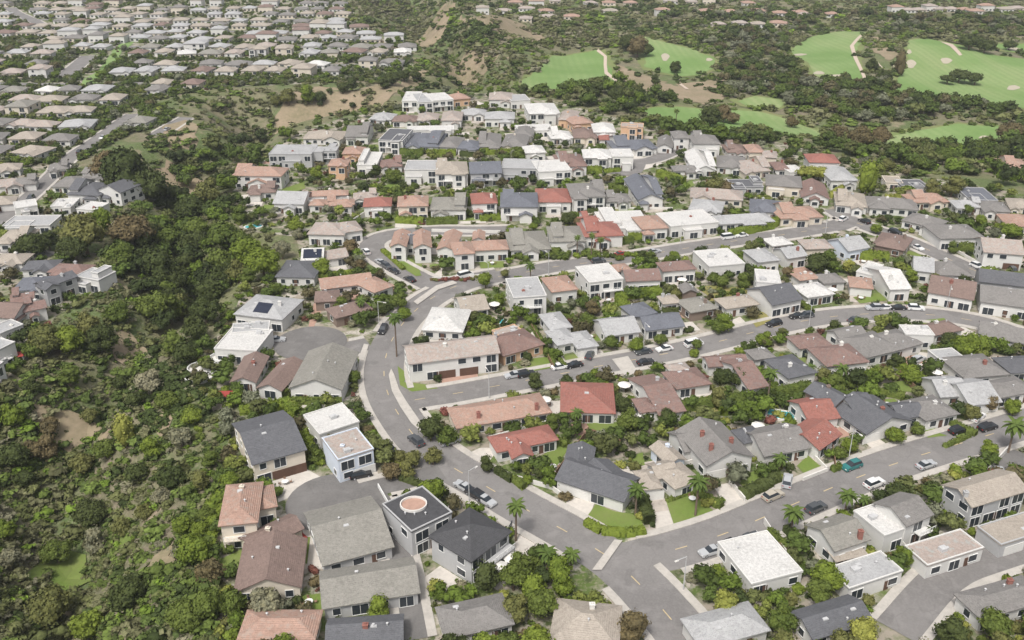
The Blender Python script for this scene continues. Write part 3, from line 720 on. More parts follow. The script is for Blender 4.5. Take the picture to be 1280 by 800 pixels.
H('white-walled house with bright coral-red tiled hip roof', 'the coral-red roof', [w_(701,516,769,518,757,1,'h','red',481)], 'w', glass=1)
H('L-shaped house with dusty rust-brown roof in the middle block', 'the rust-brown L house', [w_(824,519,858,513,814,1,'g','rust',469), w_(800,517,827,514,822,1,'h','rust',496)], 'w')
H('pinkish-brown roofed house with white paved back terrace', 'the pinkish-brown roof', [w_(846,487,890,480,874,1,'h','rust',459), w_(842,470,868,466,858,1,'h','pk',455)], 'w', glass=1)
H('house with long reddish-brown roof behind a big clipped dark tree', 'the long reddish-brown roof', [w_(936,487,962,482,930,1,'g','rust',443), w_(886,459,936,455,928,1,'g','rust',443)], 'w')
H('white two-wing house with steel-grey roof facing the middle street', 'the steel-grey two-wing house', [w_(986,474,1022,466,1003,1.5,'h','dk',441), w_(944,451,970,447,956,1,'h','mg',436)], 'w')
H('rambling house with pink-brown tiled roof by the middle street', 'the rambling pink-brown roof', [w_(1034,459,1087,453,1066,1.5,'h','rust',430), w_(1000,437,1040,432,1022,1,'h','rust',417)], 'w', glass=1)
H('broad mid-grey roofed house near the round dark tree', 'the broad mid-grey roof', [w_(1084,448,1130,437,1104,1,'h','mg',412), w_(1052,427,1086,420,1072,1,'g','mg',406)], 'w')
H('grey house with raised white roof terrace', 'the grey house with white terrace', [w_(1118,440,1155,430,1136,1,'h','mg',408), w_(1132,420,1168,421,1165,1.5,'f','wh',410)], 'w')
H('house with low chocolate-brown roof at the east bend', 'the chocolate roof', [w_(1166,421,1205,413,1192,1,'h','br',399)], 'w')
H('long mauve-grey roof at the right edge beside the middle street', 'the mauve-grey roof', [w_(1224,420,1292,432,1284,1,'g','mg',412)], 'g')
H('long ash-grey roofed house behind the striped metal roof', 'the ash-grey roof', [w_(1206,474,1262,469,1224,1,'h','mg',444), w_(1176,453,1206,450,1196,1,'f','lg',437)], 'w')
H('house with ribbed pale metal roof of two slopes', 'the ribbed metal roof', [w_(1176,497,1213,495,1200,1,'g','lg',470), w_(1213,508,1253,503,1214,1,'g','lg',474)], 'w')
H('slate-grey house against the right edge above the street palm', 'the right-edge slate house', [w_(1250,498,1298,489,1284,1,'h','mg',468)], 'w')
H('dark-roofed house at the right edge behind shrubs', 'the dark right-edge house', [w_(1264,467,1310,464,1300,1,'h','dk',444)], 'w')
H('narrow grey gable with brown board side wall', 'the narrow grey gable', [w_(1043,509,1067,498,1036,1.5,'d','dk',476)], 'b')
H('Z-shaped house with vivid orange-red tiled roof beside a pool', 'the vivid orange-red house', [w_(1012,528,1051,522,1014,1,'g','red',497), w_(1025,563,1053,543,1016,1,'g','red',520)], 'w')
H('charcoal-roofed house with white garage gable beside the palm hedge', 'the charcoal garage house', [w_(1084,543,1142,526,1097,1,'d','dk',494), w_(1066,512,1094,504,1082,1.5,'g','dk',496)], 'w', garage={0:[.12]})
H('grey shingle hip-roofed house beside twin strips of lawn', 'the grey hip by the lawn strips', [w_(1158,527,1200,518,1170,1,'h','mg',494), w_(1125,524,1158,520,1146,1,'g','dk',500)], 'w')
H('white house with mottled grey roof and three pink chimneys', 'the three-chimney house', [w_(884,583,943,571,902,1.5,'d','mg',529), w_(856,566,886,560,872,1,'g','mg',534)], 'w', garage={0:[.2]}, redchim=1, chim={0:[(.25,.25),(.3,.6),(.7,.3)]})
H('grey-roofed house left of the white-walled front lawn', 'the grey house by the walled lawn', [w_(956,571,1014,560,978,1,'g','mg',530), w_(930,556,958,550,944,1,'h','dk',534)], 'w')
H('small taupe-roofed back cottage between two larger houses', 'the taupe back cottage', [w_(836,582,859,575,838,1,'d','tan',552)], 'bl')
H('tan-roofed house with white garage facing the lower street', 'the tan garage house', [w_(804,614,829,611,820,1,'h','tan',587), w_(844,613,877,601,858,1,'h','tan',577), w_(822,600,850,594,842,1,'g','tan',578)], 'w', garage={0:[.55]})
H('large blue-grey roofed corner house behind a curved clipped hedge', 'the blue-grey corner house', [w_(694,600,779,628,790,1,'g','dk',594), w_(702,592,738,596,750,1,'d','dk',562), w_(752,612,788,598,776,1,'d','dk',570)], 'w', garage={0:[.32]})
H('house with plain white flat roof and a small blue spa', 'the plain white flat roof', [w_(940,732,1003,716,957,1,'f','wh',667)], 'w')
H('house with brown-grey roof, red brick chimney and tan awning', 'the brown-grey roof with awning', [w_(1044,689,1089,674,1056,1.5,'g','tg',641)], 'w', redchim=1, chim={0:[(.75,.1)]})
H('white modern two-storey house with grey roof and tall black windows', 'the black-windowed modern house', [w_(1134,658,1168,643,1134,2,'g','mg',612), w_(1106,672,1140,660,1108,1.5,'f','wh',628)], 'w', glass=1)
H('big grey-sided house with sandy gravel roof and white chimney stack', 'the sandy gravel roof', [w_(1216,634,1286,613,1243,2,'g','tan',588)], 'g', glass=1, chim={0:[(.03,.3)]})
H('low tan flat-roofed garage house at the right edge beside the rear lane', 'the rear-lane garage house', [w_(1252,683,1312,664,1284,1,'f','tan',645)], 'g', garage={0:[.3]})
H('low pale carport roof over a forecourt beside the rear lane', 'the pale carport', [w_(1160,709,1229,687,1196,1,'f','pk',668)], 'w')
H('pale grey flat-roofed house cut by the frame beside the brick chimney house', 'the pale grey flat roof', [w_(1062,738,1128,716,1102,1,'f','lg',698)], 'w')
H('long low house with salmon tiled roof along the cul-de-sac hedge', 'the long salmon L roof', [w_(402,362,466,354,462,1,'g','sal',341), w_(468,367,493,358,482,1,'h','sal',342)], 'w')
H('dark brown shingled house in terraced gardens west of the bend', 'the dark brown terraced house', [w_(420,399,466,387,458,1,'h','br',374), w_(393,379,424,377,420,1,'h','br',364)], 'b')
H('slate hip-roofed house behind a round green tree', 'the slate hip behind the round tree', [w_(344,347,393,348,386,1,'h','dk',327)], 'w')
H('white house with solar-covered roof joined to a cream wing', 'the solar-covered white house', [w_(376,326,404,325,400,1.5,'g','wh',311), w_(404,326,436,321,430,1,'g','pk',311)], 'w', solar={0:[(.1,.08,.9,.44)]})
H('wide pinkish flat-tiled house inside the upper bend', 'the wide pinkish house', [w_(384,293,430,294,426,1.5,'h','pk',279), w_(420,293,454,288,448,1.5,'h','pk',276)], 'w')
H('white villa with twin salmon gables and grey centre beside the green bank', 'the twin salmon gables', [w_(487,308,508,308,512,2,'d','sal',290), w_(517,310,540,309,541,2,'d','sal',290), w_(507,305,518,305,518,1.5,'g','dk',294)], 'w')
H('white villa with orange and salmon stepped roofs over a terraced garden', 'the orange stepped villa', [w_(545,312,568,313,568,1.5,'d','sal',291), w_(568,319,594,317,592,2,'h','sal',302)], 'w')
H('white house with salmon tiled U-shaped roof near the upper bend', 'the salmon U roof', [w_(592,314,636,312,633,1.5,'h','sal',300), w_(590,300,606,300,606,1.5,'d','sal',290)], 'w')
H('white two-storey box with white gravel roof and wide dark windows', 'the white box house', [w_(642,374,683,371,671,2,'f','lg',348)], 'w', glass=1, bal=1)
H('white house with peach tiled hip roof between two white boxes', 'the peach hip roof', [w_(690,366,723,362,714,1.5,'h','sal',344)], 'w')
H('tall white flat-roofed house with turquoise pool in its arch', 'the pool-arch house', [w_(737,355,779,350,761,2,'f','wh',331)], 'w', glass=1, bal=1)
H('white-fronted house with rose-red gabled roof', 'the rose-red gabled roof', [w_(783,352,827,350,815,1.5,'g','rust',336), w_(768,341,790,338,785,1,'h','sal',330)], 'w', glass=1)
H('white house with pinkish-brown hip roof and three upper windows', 'the pinkish hip house', [w_(829,340,871,337,862,1.5,'h','rust',326)], 'w')
H('white two-storey house with blank white roof over deep shaded windows', 'the blank white roof', [w_(887,335,931,331,916,1.5,'f','wh',312)], 'w', glass=1)
H('pale house with off-white roof right of the blank white roof', 'the off-white roof', [w_(948,329,976,326,958,1.5,'h','lg',311)], 'w')
H('pale grey gable with small red chimney by the upper road', 'the pale grey gable', [w_(985,323,1010,319,1000,1.5,'g','lg',306)], 'w', redchim=1, chim={0:[(.7,.3)]})
H('white roofed bungalow at the upper road edge', 'the white upper bungalow', [w_(966,308,992,305,986,1,'h','wh',295)], 'w')
H('cream house with pinkish low hip roof by the upper junction', 'the cream junction house', [w_(1008,312,1043,311,1036,1.5,'h','pk',299)], 'c')
H('blue-grey walled house with grey gable near the round bright tree', 'the blue-grey walled house', [w_(1061,314,1088,309,1070,1.5,'g','lg',294)], 'bl')
H('brown thatched-looking low roof beside the diagonal street', 'the thatched brown roof', [w_(1090,306,1130,314,1122,1,'h','br',295)], 'b')
H('long house with brilliant white roof running away from the middle street', 'the long brilliant white roof', [w_(1113,362,1140,361,1106,1.5,'g','wh',334), w_(1070,341,1090,346,1086,1,'f','wh',329)], 'w')
H('grey and white house with modern white upper box', 'the white upper box house', [w_(966,382,1004,374,978,1.5,'g','dk',353), w_(946,354,976,356,966,2,'f','wh',340)], 'w', glass=1)
H('tan gravel-roofed house behind the dry round lawn', 'the tan roof by the dry lawn', [w_(908,387,950,381,938,1,'h','tan',368)], 'w')
H('shaggy grey-brown roofed house behind a leaning green tree', 'the shaggy grey-brown roof', [w_(864,392,898,386,884,1,'h','tg',370), w_(854,367,873,366,872,1,'d','mg',358)], 'b')
H('small olive-tan roof beside the shaggy roof', 'the small olive-tan roof', [w_(829,381,852,379,848,1,'h','tan',370)], 'w')
H('white house with white hip roof above the middle street cars', 'the white hip above the cars', [w_(1010,373,1044,368,1026,1,'h','wh',353)], 'w', glass=1)
H('white and salmon bungalow left of a tall dark tree clump', 'the white and salmon bungalow', [w_(1000,351,1026,348,1022,1,'h','sal',339)], 'w')
H('grey and terracotta house screened by shrubs near the long white roof', 'the screened terracotta house', [w_(1030,355,1058,353,1054,1,'h','mg',341), w_(1062,359,1092,362,1082,1,'h','sal',348)], 'w')
H('long two-storey white house with brown shingle roof by the east road', 'the long brown shingle house', [w_(1160,365,1217,375,1216,1.5,'g','br',352)], 'w')
H('house with lilac-grey roof at the right edge beside the east road', 'the lilac-grey roof', [w_(1226,377,1292,386,1288,1.5,'g','mg',365)], 'w')
H('two-storey slate house with grey walls at the right edge', 'the grey-walled slate house', [w_(1225,352,1294,360,1288,1.5,'g','dk',344)], 'g')
H('pale house with many small grey gables below the diagonal street', 'the many-gabled pale house', [w_(1168,344,1217,346,1206,1,'h','mg',329), w_(1142,338,1168,341,1162,1.5,'g','lg',324)], 'w')
H('white house with pinkish roof and black garage at the right edge', 'the pink roof with black garage', [w_(1230,315,1281,319,1275,2,'g','pk',302)], 'w', garage={0:[.75]}, gcol='brown')
H('large grey hip-roofed house with pale forecourt above the diagonal street', 'the large grey hip', [w_(1176,299,1232,298,1224,1.5,'h','mg',281)], 'w')
# rows seen across the middle of the photograph, each from left to right
ROWS = [
 ('the canyon-rim row', 'w', [(338,194,387,194,183,2,'f','lg','g'),(292,220,349,221,211,2,'h','sal','w'),(310,242,343,241,232,1,'h','br','w'),(342,254,378,255,241,1.5,'g','lg','w')]),
 ('the salmon bend row', 'w', [(384,246,433,244,238,1.5,'h','sal','w'),(386,257,405,257,250,1,'h','sal','w'),(408,258,442,256,249,1,'h','sal','w'),(442,249,470,248,241,1,'h','pk','w'),(455,259,488,258,248,1.5,'h','red','w')]),
 ('the peach cluster', 'p', [(390,190,419,190,185,2,'f','lg','g'),(380,174,426,174,165,1,'h','tan','w'),(410,208,433,208,200,2,'h','sal','p'),(428,193,452,193,185,1.5,'h','sal','p'),(447,207,470,207,192,1.5,'f','wh','w'),(432,171,459,171,158,1.5,'g','mg','w')]),
 ('the hilltop row', 'w', [(503,127,522,127,116,2,'f','wh','w'),(523,129,541,128,117,2,'f','lg','w'),(541,127,566,125,116,2,'f','wh','w'),(567,125,588,123,117,1.5,'h','sal','p'),(612,125,640,125,117,1.5,'h','pk','w'),(640,127,662,126,119,1.5,'f','lg','w'),(663,143,699,142,130,2,'h','wh','w'),(698,150,718,151,140,1.5,'h','pk','p'),(717,156,741,154,146,1.5,'h','sal','p'),(743,166,769,166,156,1.5,'h','wh','w'),(777,159,803,160,155,2,'f','pk','p')]),
 ('the lower hilltop row', 'w', [(462,149,488,150,143,1,'h','lg','w'),(491,152,520,152,146,1,'h','br','w'),(521,151,546,151,143,1,'h','pk','w'),(552,151,576,151,141,1.5,'h','pk','w'),(577,144,606,144,138,1,'h','lg','w'),(607,149,642,149,141,1.5,'h','lg','w'),(641,170,664,171,160,1,'h','mg','w'),(650,164,690,162,156,1,'f','wh','w'),(690,174,716,173,165,1,'h','wh','w'),(718,173,746,173,163,1,'h','br','c'),(750,175,768,175,170,1,'h','red','w')]),
 ('the dark-roofed terrace', 'w', [(474,176,502,177,163,2,'f','dk','w'),(511,164,565,163,158,1,'f','wh','w'),(506,183,547,184,168,1,'h','bg','w'),(549,184,571,185,173,1,'h','mg','w'),(572,186,597,187,178,1,'h','bg','w'),(598,184,625,184,169,1,'h','mg','c'),(627,183,656,184,170,1,'h','mg','c'),(658,192,682,191,183,1.5,'h','wh','w'),(770,188,820,186,175,1,'h','bg','w'),(821,184,840,185,173,1,'d','mg','w')]),
 ('the tall white row', 'w', [(476,209,502,208,200,1,'h','rust','w'),(507,213,545,213,202,2,'f','lg','w'),(546,218,584,217,203,2,'h','tan','w'),(589,217,626,216,203,2,'g','bg','g'),(628,211,670,212,201,2,'f','lg','g'),(675,216,713,214,201,2,'f','wh','w'),(700,209,733,208,194,1.5,'h','rust','w'),(731,198,764,198,188,2,'h','wh','w'),(766,197,791,197,188,2,'f','wh','w')]),
 ('the hedge-bank row', 'w', [(498,259,534,258,246,2,'h','sal','c'),(539,263,581,263,248,1.5,'h','tg','w'),(591,255,621,254,242,2,'h','red','w'),(627,259,671,259,242,2,'h','bg','w'),(672,253,713,253,237,1.5,'h','red','w'),(716,247,756,246,230,2,'h','mg','w'),(758,253,789,252,243,1,'h','mg','w'),(799,250,829,249,224,1.5,'d','bg','w')]),
 ('the upper road row', 'w', [(640,314,687,312,290,1,'h','tg','w'),(690,303,731,302,284,1.5,'h','tg','w'),(732,297,778,295,278,1.5,'h','red','w'),(728,279,752,277,270,1,'h','red','w'),(757,288,812,286,266,1,'f','wh','w'),(804,287,835,285,270,1.5,'h','sal','w'),(841,284,896,279,263,1.5,'f','wh','w'),(898,281,966,277,267,1,'h','lg','w')]),
 ('the cream middle row', 'w', [(865,247,926,251,239,1,'h','pk','c'),(862,262,900,266,252,1,'h','lg','w'),(938,264,975,267,252,1,'h','bg','w'),(978,274,1028,272,259,1,'h','sal','c'),(917,235,953,235,226,1,'f','dk','g'),(959,232,1001,235,221,1.5,'h','mg','c'),(1003,247,1036,249,231,1,'d','rust','w'),(1046,257,1083,260,243,1,'h','tan','w')]),
 ('the golf-side row', 'w', [(843,173,862,173,165,2,'h','mg','w'),(868,180,900,180,170,2,'h','mg','w'),(843,214,874,214,208,1,'h','mg','w'),(868,213,895,213,192,1,'d','wh','w'),(897,209,931,211,197,1,'h','mg','w'),(910,191,934,191,182,1,'h','br','w'),(937,191,956,191,182,1.5,'h','sal','c'),(954,197,971,198,190,1.5,'h','pk','c'),(932,216,963,214,201,1,'h','pk','c'),(970,213,988,213,204,1,'h','rust','w'),(988,217,1006,216,208,1,'f','wh','w'),(1013,203,1049,204,194,2,'h','red','w'),(1040,226,1072,226,210,1.5,'h','lg','w')]),
 ('the eastern wood row', 'w', [(1085,258,1146,263,250,1,'h','mg','w'),(1108,229,1128,230,222,1,'f','tan','c'),(1128,233,1158,233,226,1,'f','dk','g'),(1143,254,1186,253,243,1,'h','sal','c'),(1213,251,1246,252,237,1,'f','bg','g'),(1195,259,1226,260,252,1,'h','lg','w'),(1230,264,1263,266,254,1,'h','mg','w'),(1262,259,1292,262,250,1,'h','tan','c'),(1128,276,1169,286,269,1,'h','mg','w'),(1260,282,1298,284,270,1,'h','sal','c'),(1258,213,1296,215,201,1,'h','sal','c')]),
 ('the west mesa street', 'w', [(65,234,100,234,222,1,'h','mg','w'),(84,243,122,245,230,1.5,'h','dk','w'),(122,237,149,241,228,2,'d','dk','w'),(64,259,90,258,249,1,'f','wh','w'),(5,284,60,283,271,1,'f','lg','w'),(-4,303,32,302,288,1,'h','tan','w'),(-12,330,26,330,318,1,'h','tan','w'),(-20,258,16,255,245,1,'h','tan','w'),(-14,236,30,231,222,1,'h','pk','w'),(-10,215,24,212,204,1,'h','tan','w'),(10,233,44,230,222,1,'h','mg','w'),(60,214,84,212,204,1,'h','mg','w'),(96,262,118,264,255,1,'f','wh','w'),(20,262,46,258,248,1.5,'f','wh','w'),(100,222,126,224,215,1,'h','mg','w')]),
 ('the west rim row', 'w', [(27,338,68,336,325,1,'h','dk','w'),(60,341,103,343,332,1,'h','rust','w'),(95,347,122,352,340,1.5,'f','lg','w'),(56,360,96,346,338,2,'g','dk','g'),(16,364,54,362,346,1,'h','bg','w'),(14,380,42,376,364,1.5,'g','rust','w'),(30,390,58,384,373,1.5,'g','rust','w'),(-16,396,16,398,380,1.5,'g','br','w'),(-12,424,28,408,398,1.5,'f','lg','w'),(-14,446,18,430,418,2,'f','lg','w'),(-24,474,4,455,440,2,'f','lg','w')]),
]
ORD = ['leftmost','second','third','fourth','fifth','sixth','seventh','eighth','ninth','tenth','eleventh','twelfth','thirteenth','fourteenth','fifteenth','sixteenth','seventeenth','eighteenth','nineteenth','twentieth']
def ordn(k): return ORD[k] if k < len(ORD) else (f'{k+1}' + ('th' if 10 <= (k+1) % 100 <= 20 or (k+1) % 10 not in (1,2,3) else {1:'st',2:'nd',3:'rd'}[(k+1) % 10]))
RCN = {'dk':'dark grey','blk':'black','mg':'grey','lg':'pale grey','wh':'white','tan':'tan','br':'brown','red':'red tiled','sal':'salmon tiled','rust':'rust-brown','bg':'blue-grey','pk':'pinkish','tg':'olive-grey'}
WCN = {'w':'white','c':'cream','g':'grey','p':'peach','b':'brown','bl':'blue-grey','t':'tan'}
def rowlabel(rc, wc, st, rt, k, row): 
    return f"{'two-storey ' if st >= 2 else ''}{WCN[wc]}{'' if st >= 2 else ' low'} house with {RCN[rc]} {'flat ' if rt == 'f' else ''}roof, {ordn(k)} from left in {row}"
GROW = (.10, .08)
ADJ = {'the salmon bend row': 'salmon-bend', 'the canyon-rim row': 'canyon-rim', 'the peach cluster': 'peach-cluster', 'the lower hilltop row': 'lower-hilltop', 'the hilltop row': 'hilltop-row', 'the dark-roofed terrace': 'dark-terrace', 'the tall white row': 'tall-white-row', 'the hedge-bank row': 'hedge-bank', 'the upper road row': 'upper-road', 'the cream middle row': 'cream-row', 'the golf-side row': 'golf-side', 'the eastern wood row': 'eastern-wood', 'the west mesa street': 'west-mesa', 'the west rim row': 'west-rim'}
for row, _, hs_ in ROWS:
    for k, q in enumerate(sorted(hs_, key=lambda q: q[0])):
        u0, v0, u1, v1, vt, st, rt, rc, wc = q
        l = rowlabel(rc, wc, st, rt, k, row).replace('from left ', 'from left ').replace('leftmost from left in', 'leftmost of')
        # broken rooflines: a forward gable, a raised box or a lower wing, as the street shows them
        wings = [w_(u0, v0, u1, v1, vt, st, rt, rc)]; rr = random.Random(int(u0*7+v0)); um = (u0+u1)/2
        dv = 1/(abs(pix_plane(um, v0-1)[1]-pix_plane(um, v0)[1])+1e-6)                      # pixel rows per metre of depth here
        a_ = rr.choice([.04, .5]) if rr.random() < .8 else .3; b_ = a_+rr.uniform(.36, .46); lv = lambda f: v0+(v1-v0)*f
        if u1-u0 > 22:
            st2 = 1 if st <= 1.5 else rr.choice([1, 2]); dh = (WH[st]-WH[st2])*ppm(*pix_plane(um, v0))*.93
            fw = rr.uniform(1.6, 3.0)*dv
            rt2 = 'f' if rt == 'f' else rr.choice(['d', 'h', 'd', 'f'] if st2 != st else ['d', 'h', 'd'])
            wings.append(w_(u0+(u1-u0)*a_, lv(a_)+fw+dh, u0+(u1-u0)*b_, lv(b_)+fw+dh, (v0+vt)/2+dh, st2, rt2, 'wh' if rt2 == 'f' and rt != 'f' else rc))
            if rr.random() < .4 and v0 > 170: q_ = .7 if a_ < .3 else .04; wings.append(w_(u0+(u1-u0)*q_, lv(q_)-2-4*dv, u0+(u1-u0)*(q_+.3), lv(q_+.3)-2-4*dv, vt-4, {1: 1.5, 1.5: 2, 2: 2}[st], 'f' if rt == 'f' else 'g', rc))
        reg(build_house(l, wings, wc, 1, row.replace('the ', ''), {'glass': rt == 'f'}), f"the {ordn(k)} {ADJ[row]} house")
# outside the photograph's lower edge: the same neighbourhood goes on
for q in [(560,800,640,782,742,1,'h','mg','w'),(690,802,770,812,760,1,'h','tan','w'),(880,812,960,790,752,1,'h','lg','w'),(1020,800,1090,778,742,1,'g','dk','w'),(1230,775,1310,752,720,1,'h','mg','w'),(300,800,390,800,765,1,'h','sal','c'),(410,806,500,800,770,1,'g','dk','w')]:
    u0, v0, u1, v1, vt, st, rt, rc, wc = q
    reg(build_house(f"{WCN[wc]} house with {RCN[rc]} roof by the bottom edge, {'left' if u0 < 450 else 'middle' if u0 < 800 else 'right'} part, {'nearer' if v0 > 795 else 'farther'} one", [w_(u0, v0, u1, v1, vt, st, rt, rc)], wc, 2, 'houses along the bottom edge'), f"the {RCN[rc]} roof at the bottom edge")

GROW = (0, 0)
# far mesa and far hills: rows generated along streets, the largest ones as things, the rest as one mass
def mass_house(mb, x, y, g, L, D, a, h, rt, ri, wi):
    ca, sa = math.cos(a), math.sin(a); tf = lambda s, t: (x+ca*s-sa*t, y+sa*s+ca*t)
    mb.box(-L/2+.4, -D/2+.4, g-.8, L/2-.4, D/2-.4, g+h, wi, tf)
    z0, z1, z2 = g+h, g+h+.25, g+h+2.0; k = D/2 if rt == 'h' else 0; sh = D*.5
    q = [(-L/2,-D/2),(L/2,-D/2),(L/2,D/2),(-L/2,D/2)]
    mb.add([(*tf(*p), z0) for p in q]+[(*tf(*p), z1) for p in q]+[(*tf(-L/2+k*.9, 0), z2), (*tf(L/2-k*.9, 0), z2)],
           [(3,2,1,0),(0,1,5,4),(1,2,6,5),(2,3,7,6),(3,0,4,7),(4,5,9,8),(5,6,9),(6,7,8,9),(7,4,8)], ri)
    for s in np.arange(-L/2+1.8, L/2-1.2, 3.6):                                  # dark windows set 3 cm proud of the wall
        mb.box(s, -D/2+.34, g+.9, s+1.7, -D/2+.42, g+2.2, 2, tf)
far = []
FR_ROWS = [('far top hill row', 640, 980, 6, 26), ('far pink hill row', 600, 770, 15, 26), ('lower hill row', 655, 770, 26, 30), ('right hill row', 820, 1000, 18, 28), ('lower right hill row', 865, 990, 34, 27), ('ridge row', 1112, 1310, 15, 14), ('hill cluster above golf', 1000, 1060, 20, 30)]
ml = [(8,5,430),(15,0,425),(21,-20,440),(30,-20,440),(36,30,455),(45,-20,475),(52,60,495),(64,-20,520),(72,-20,520),(86,-20,515),(96,110,445),(98,-20,110),(112,200,300),(120,-20,205),(133,20,200),(148,-20,140),(160,165,230),(163,-20,50),(167,45,100),(183,-20,75),(199,-20,60)]
names = ['topmost','second','third','fourth','fifth','sixth','seventh','eighth','ninth','tenth','eleventh','twelfth','thirteenth','fourteenth','fifteenth','sixteenth','seventeenth','eighteenth','nineteenth','twentieth','twenty-first']
for r, (v, u0, u1) in enumerate(ml):
    u = u0+random.uniform(0, 8)
    while u < u1:
        s = .00783*(v+160); p = random.uniform(14, 18.5)*s
        if random.random() < .91: far.append((u, v+random.uniform(-1.4, 1.4), f'{names[r]} mesa row from top', u, 'm', r))
        u += p
for nm, u0, u1, v, pitch in FR_ROWS:
    u = u0+random.uniform(0, 8)
    while u < u1:
        if random.random() < .8: far.append((u, v+random.uniform(-2, 2), nm, u, 'h', 0))
        u += pitch*random.uniform(.8, 1.2)
cand = []
for u, v, row, key, typ, r in far:
    x, y, g = at(u, v)
    if road_dist(x, y) < 6.5: continue
    if any(inside(gp, x, y) for gp in GOLF): continue
    if in_rects(x, y, 8): continue
    if typ == 'm' and not inside(FL, x, y): continue
    if typ == 'm' and 98 < u < 175 and 46 < v < 108 and abs(u-(175-(v-46)*1.2)) < 14: continue
    cand.append((x, y, g, row, u, v, typ))
left_n = 296-len(HOUSES)
cand.sort(key=lambda c: c[1])
things_far, mass = cand[:left_n], cand[left_n:]
cnt = {}
sel = {}
for c in things_far: sel.setdefault(c[3], []).append(c)
for row, cs in sel.items():
    cs.sort(key=lambda c: c[4])
    for k, (x, y, g, _, u, v, typ) in enumerate(cs):
        rc = random.choice(['tan','mg','tg','mg','lg','tg','lg','tan','mg','tan','lg','tg','br','pk','wh','mg']) if typ == 'm' else random.choice(['sal','pk','tan','pk']); wc = random.choice(['w','w','c','w'])
        L = random.uniform(11.5, 16); D = random.uniform(10, 14.5); st = random.choice([1,1,1,1,1,1,2]); a = random.gauss(0, .10)+(.0)
        h = WH[st]; ca, sa = math.cos(a), math.sin(a)
        pA = project(x-ca*L/2, y-sa*L/2, g+h); pB = project(x+ca*L/2, y+sa*L/2, g+h)
        pC = project(x+ca*L/2-sa*D, y+sa*L/2+ca*D, g+h)
        wings = [(pA, pB, pC, st, 'h', rc)]
        if random.random() < .45:
            s = random.choice([-.28, .28]); q = lambda e_, n_: project(x+ca*L*(s+e_)+sa*n_, y+sa*L*(s+e_)-ca*n_, g+h)
            wings.append((q(-.2, 2.5), q(.2, 2.5), q(.2, -5), st, 'd', rc))
        rw = row
        l = f"{WCN[wc]} {'two-storey' if st == 2 else 'low'} house, {RCN[rc]} roof, {ordn(k)} from left, {rw}"; assert len(l.split()) <= 16, l
        reg(build_house(l, wings, wc, 0, 'far mesa houses' if typ == 'm' else 'far hill houses'), f'the {row}')
mb = MB(); mm = [WALL['w'], WALL['c'], M['glass'], ROOF['tan'], ROOF['mg'], ROOF['lg'], ROOF['pk'], ROOF['sal'], ROOF['br']]
for x, y, g, row, u, v, typ in mass:
    L, D = random.uniform(11.5, 16), random.uniform(10, 14); h = random.choice([2.9, 2.9, 2.9, 2.9, 5.4])
    ri = random.choice([3,4,5,4,3,5,8]) if typ == 'm' else random.choice([6,7,3,6,7]); a = random.gauss(0, .08)
    mass_house(mb, x, y, g, L, D, a, h, 'h', ri, random.choice([0,0,1])); RECTS.append((x, y, L/2, D/2, a))
if mb.v:
    o = mb.build('distant_houses', mm); tag(o, 'pale distant houses crowded on the far mesa and hills near the top of view', 'houses', kind='stuff')
print('houses', len(HOUSES), 'mass', len(mass))

# paved yards beside the houses
YARDS = []
for k_, (cx, cy, hw, hd, a) in enumerate(RECTS[:260]):
    if random.random() < .25: continue
    for sgn in random.sample([(0, -1), (1, 0), (-1, 0), (0, 1)], random.choice([1, 2])):
        w1, d1 = random.uniform(2.2, 4.2), random.uniform(1.6, 3.0); u_, v_ = sgn[0]*(hw+w1*.9), sgn[1]*(hd+d1*.9)
        x, y = cx+u_*math.cos(a)-v_*math.sin(a), cy+u_*math.sin(a)+v_*math.cos(a)
        if road_dist(x, y) < 2.5 or in_rects(x, y, .5) or not (inside(NB, x, y) or inside(NL, x, y)): continue
        P = [(x+p*math.cos(a)-q*math.sin(a), y+p*math.sin(a)+q*math.cos(a)) for p, q in ((-w1,-d1),(w1,-d1),(w1,d1),(-w1,d1))]
        YARDS.append(P); sheet('patio', P, random.choice([M['concrete'], M['patio'], M['concrete'], M['paver'], M['lawn']]), .11+.0015*(len(YARDS) % 17), 4)

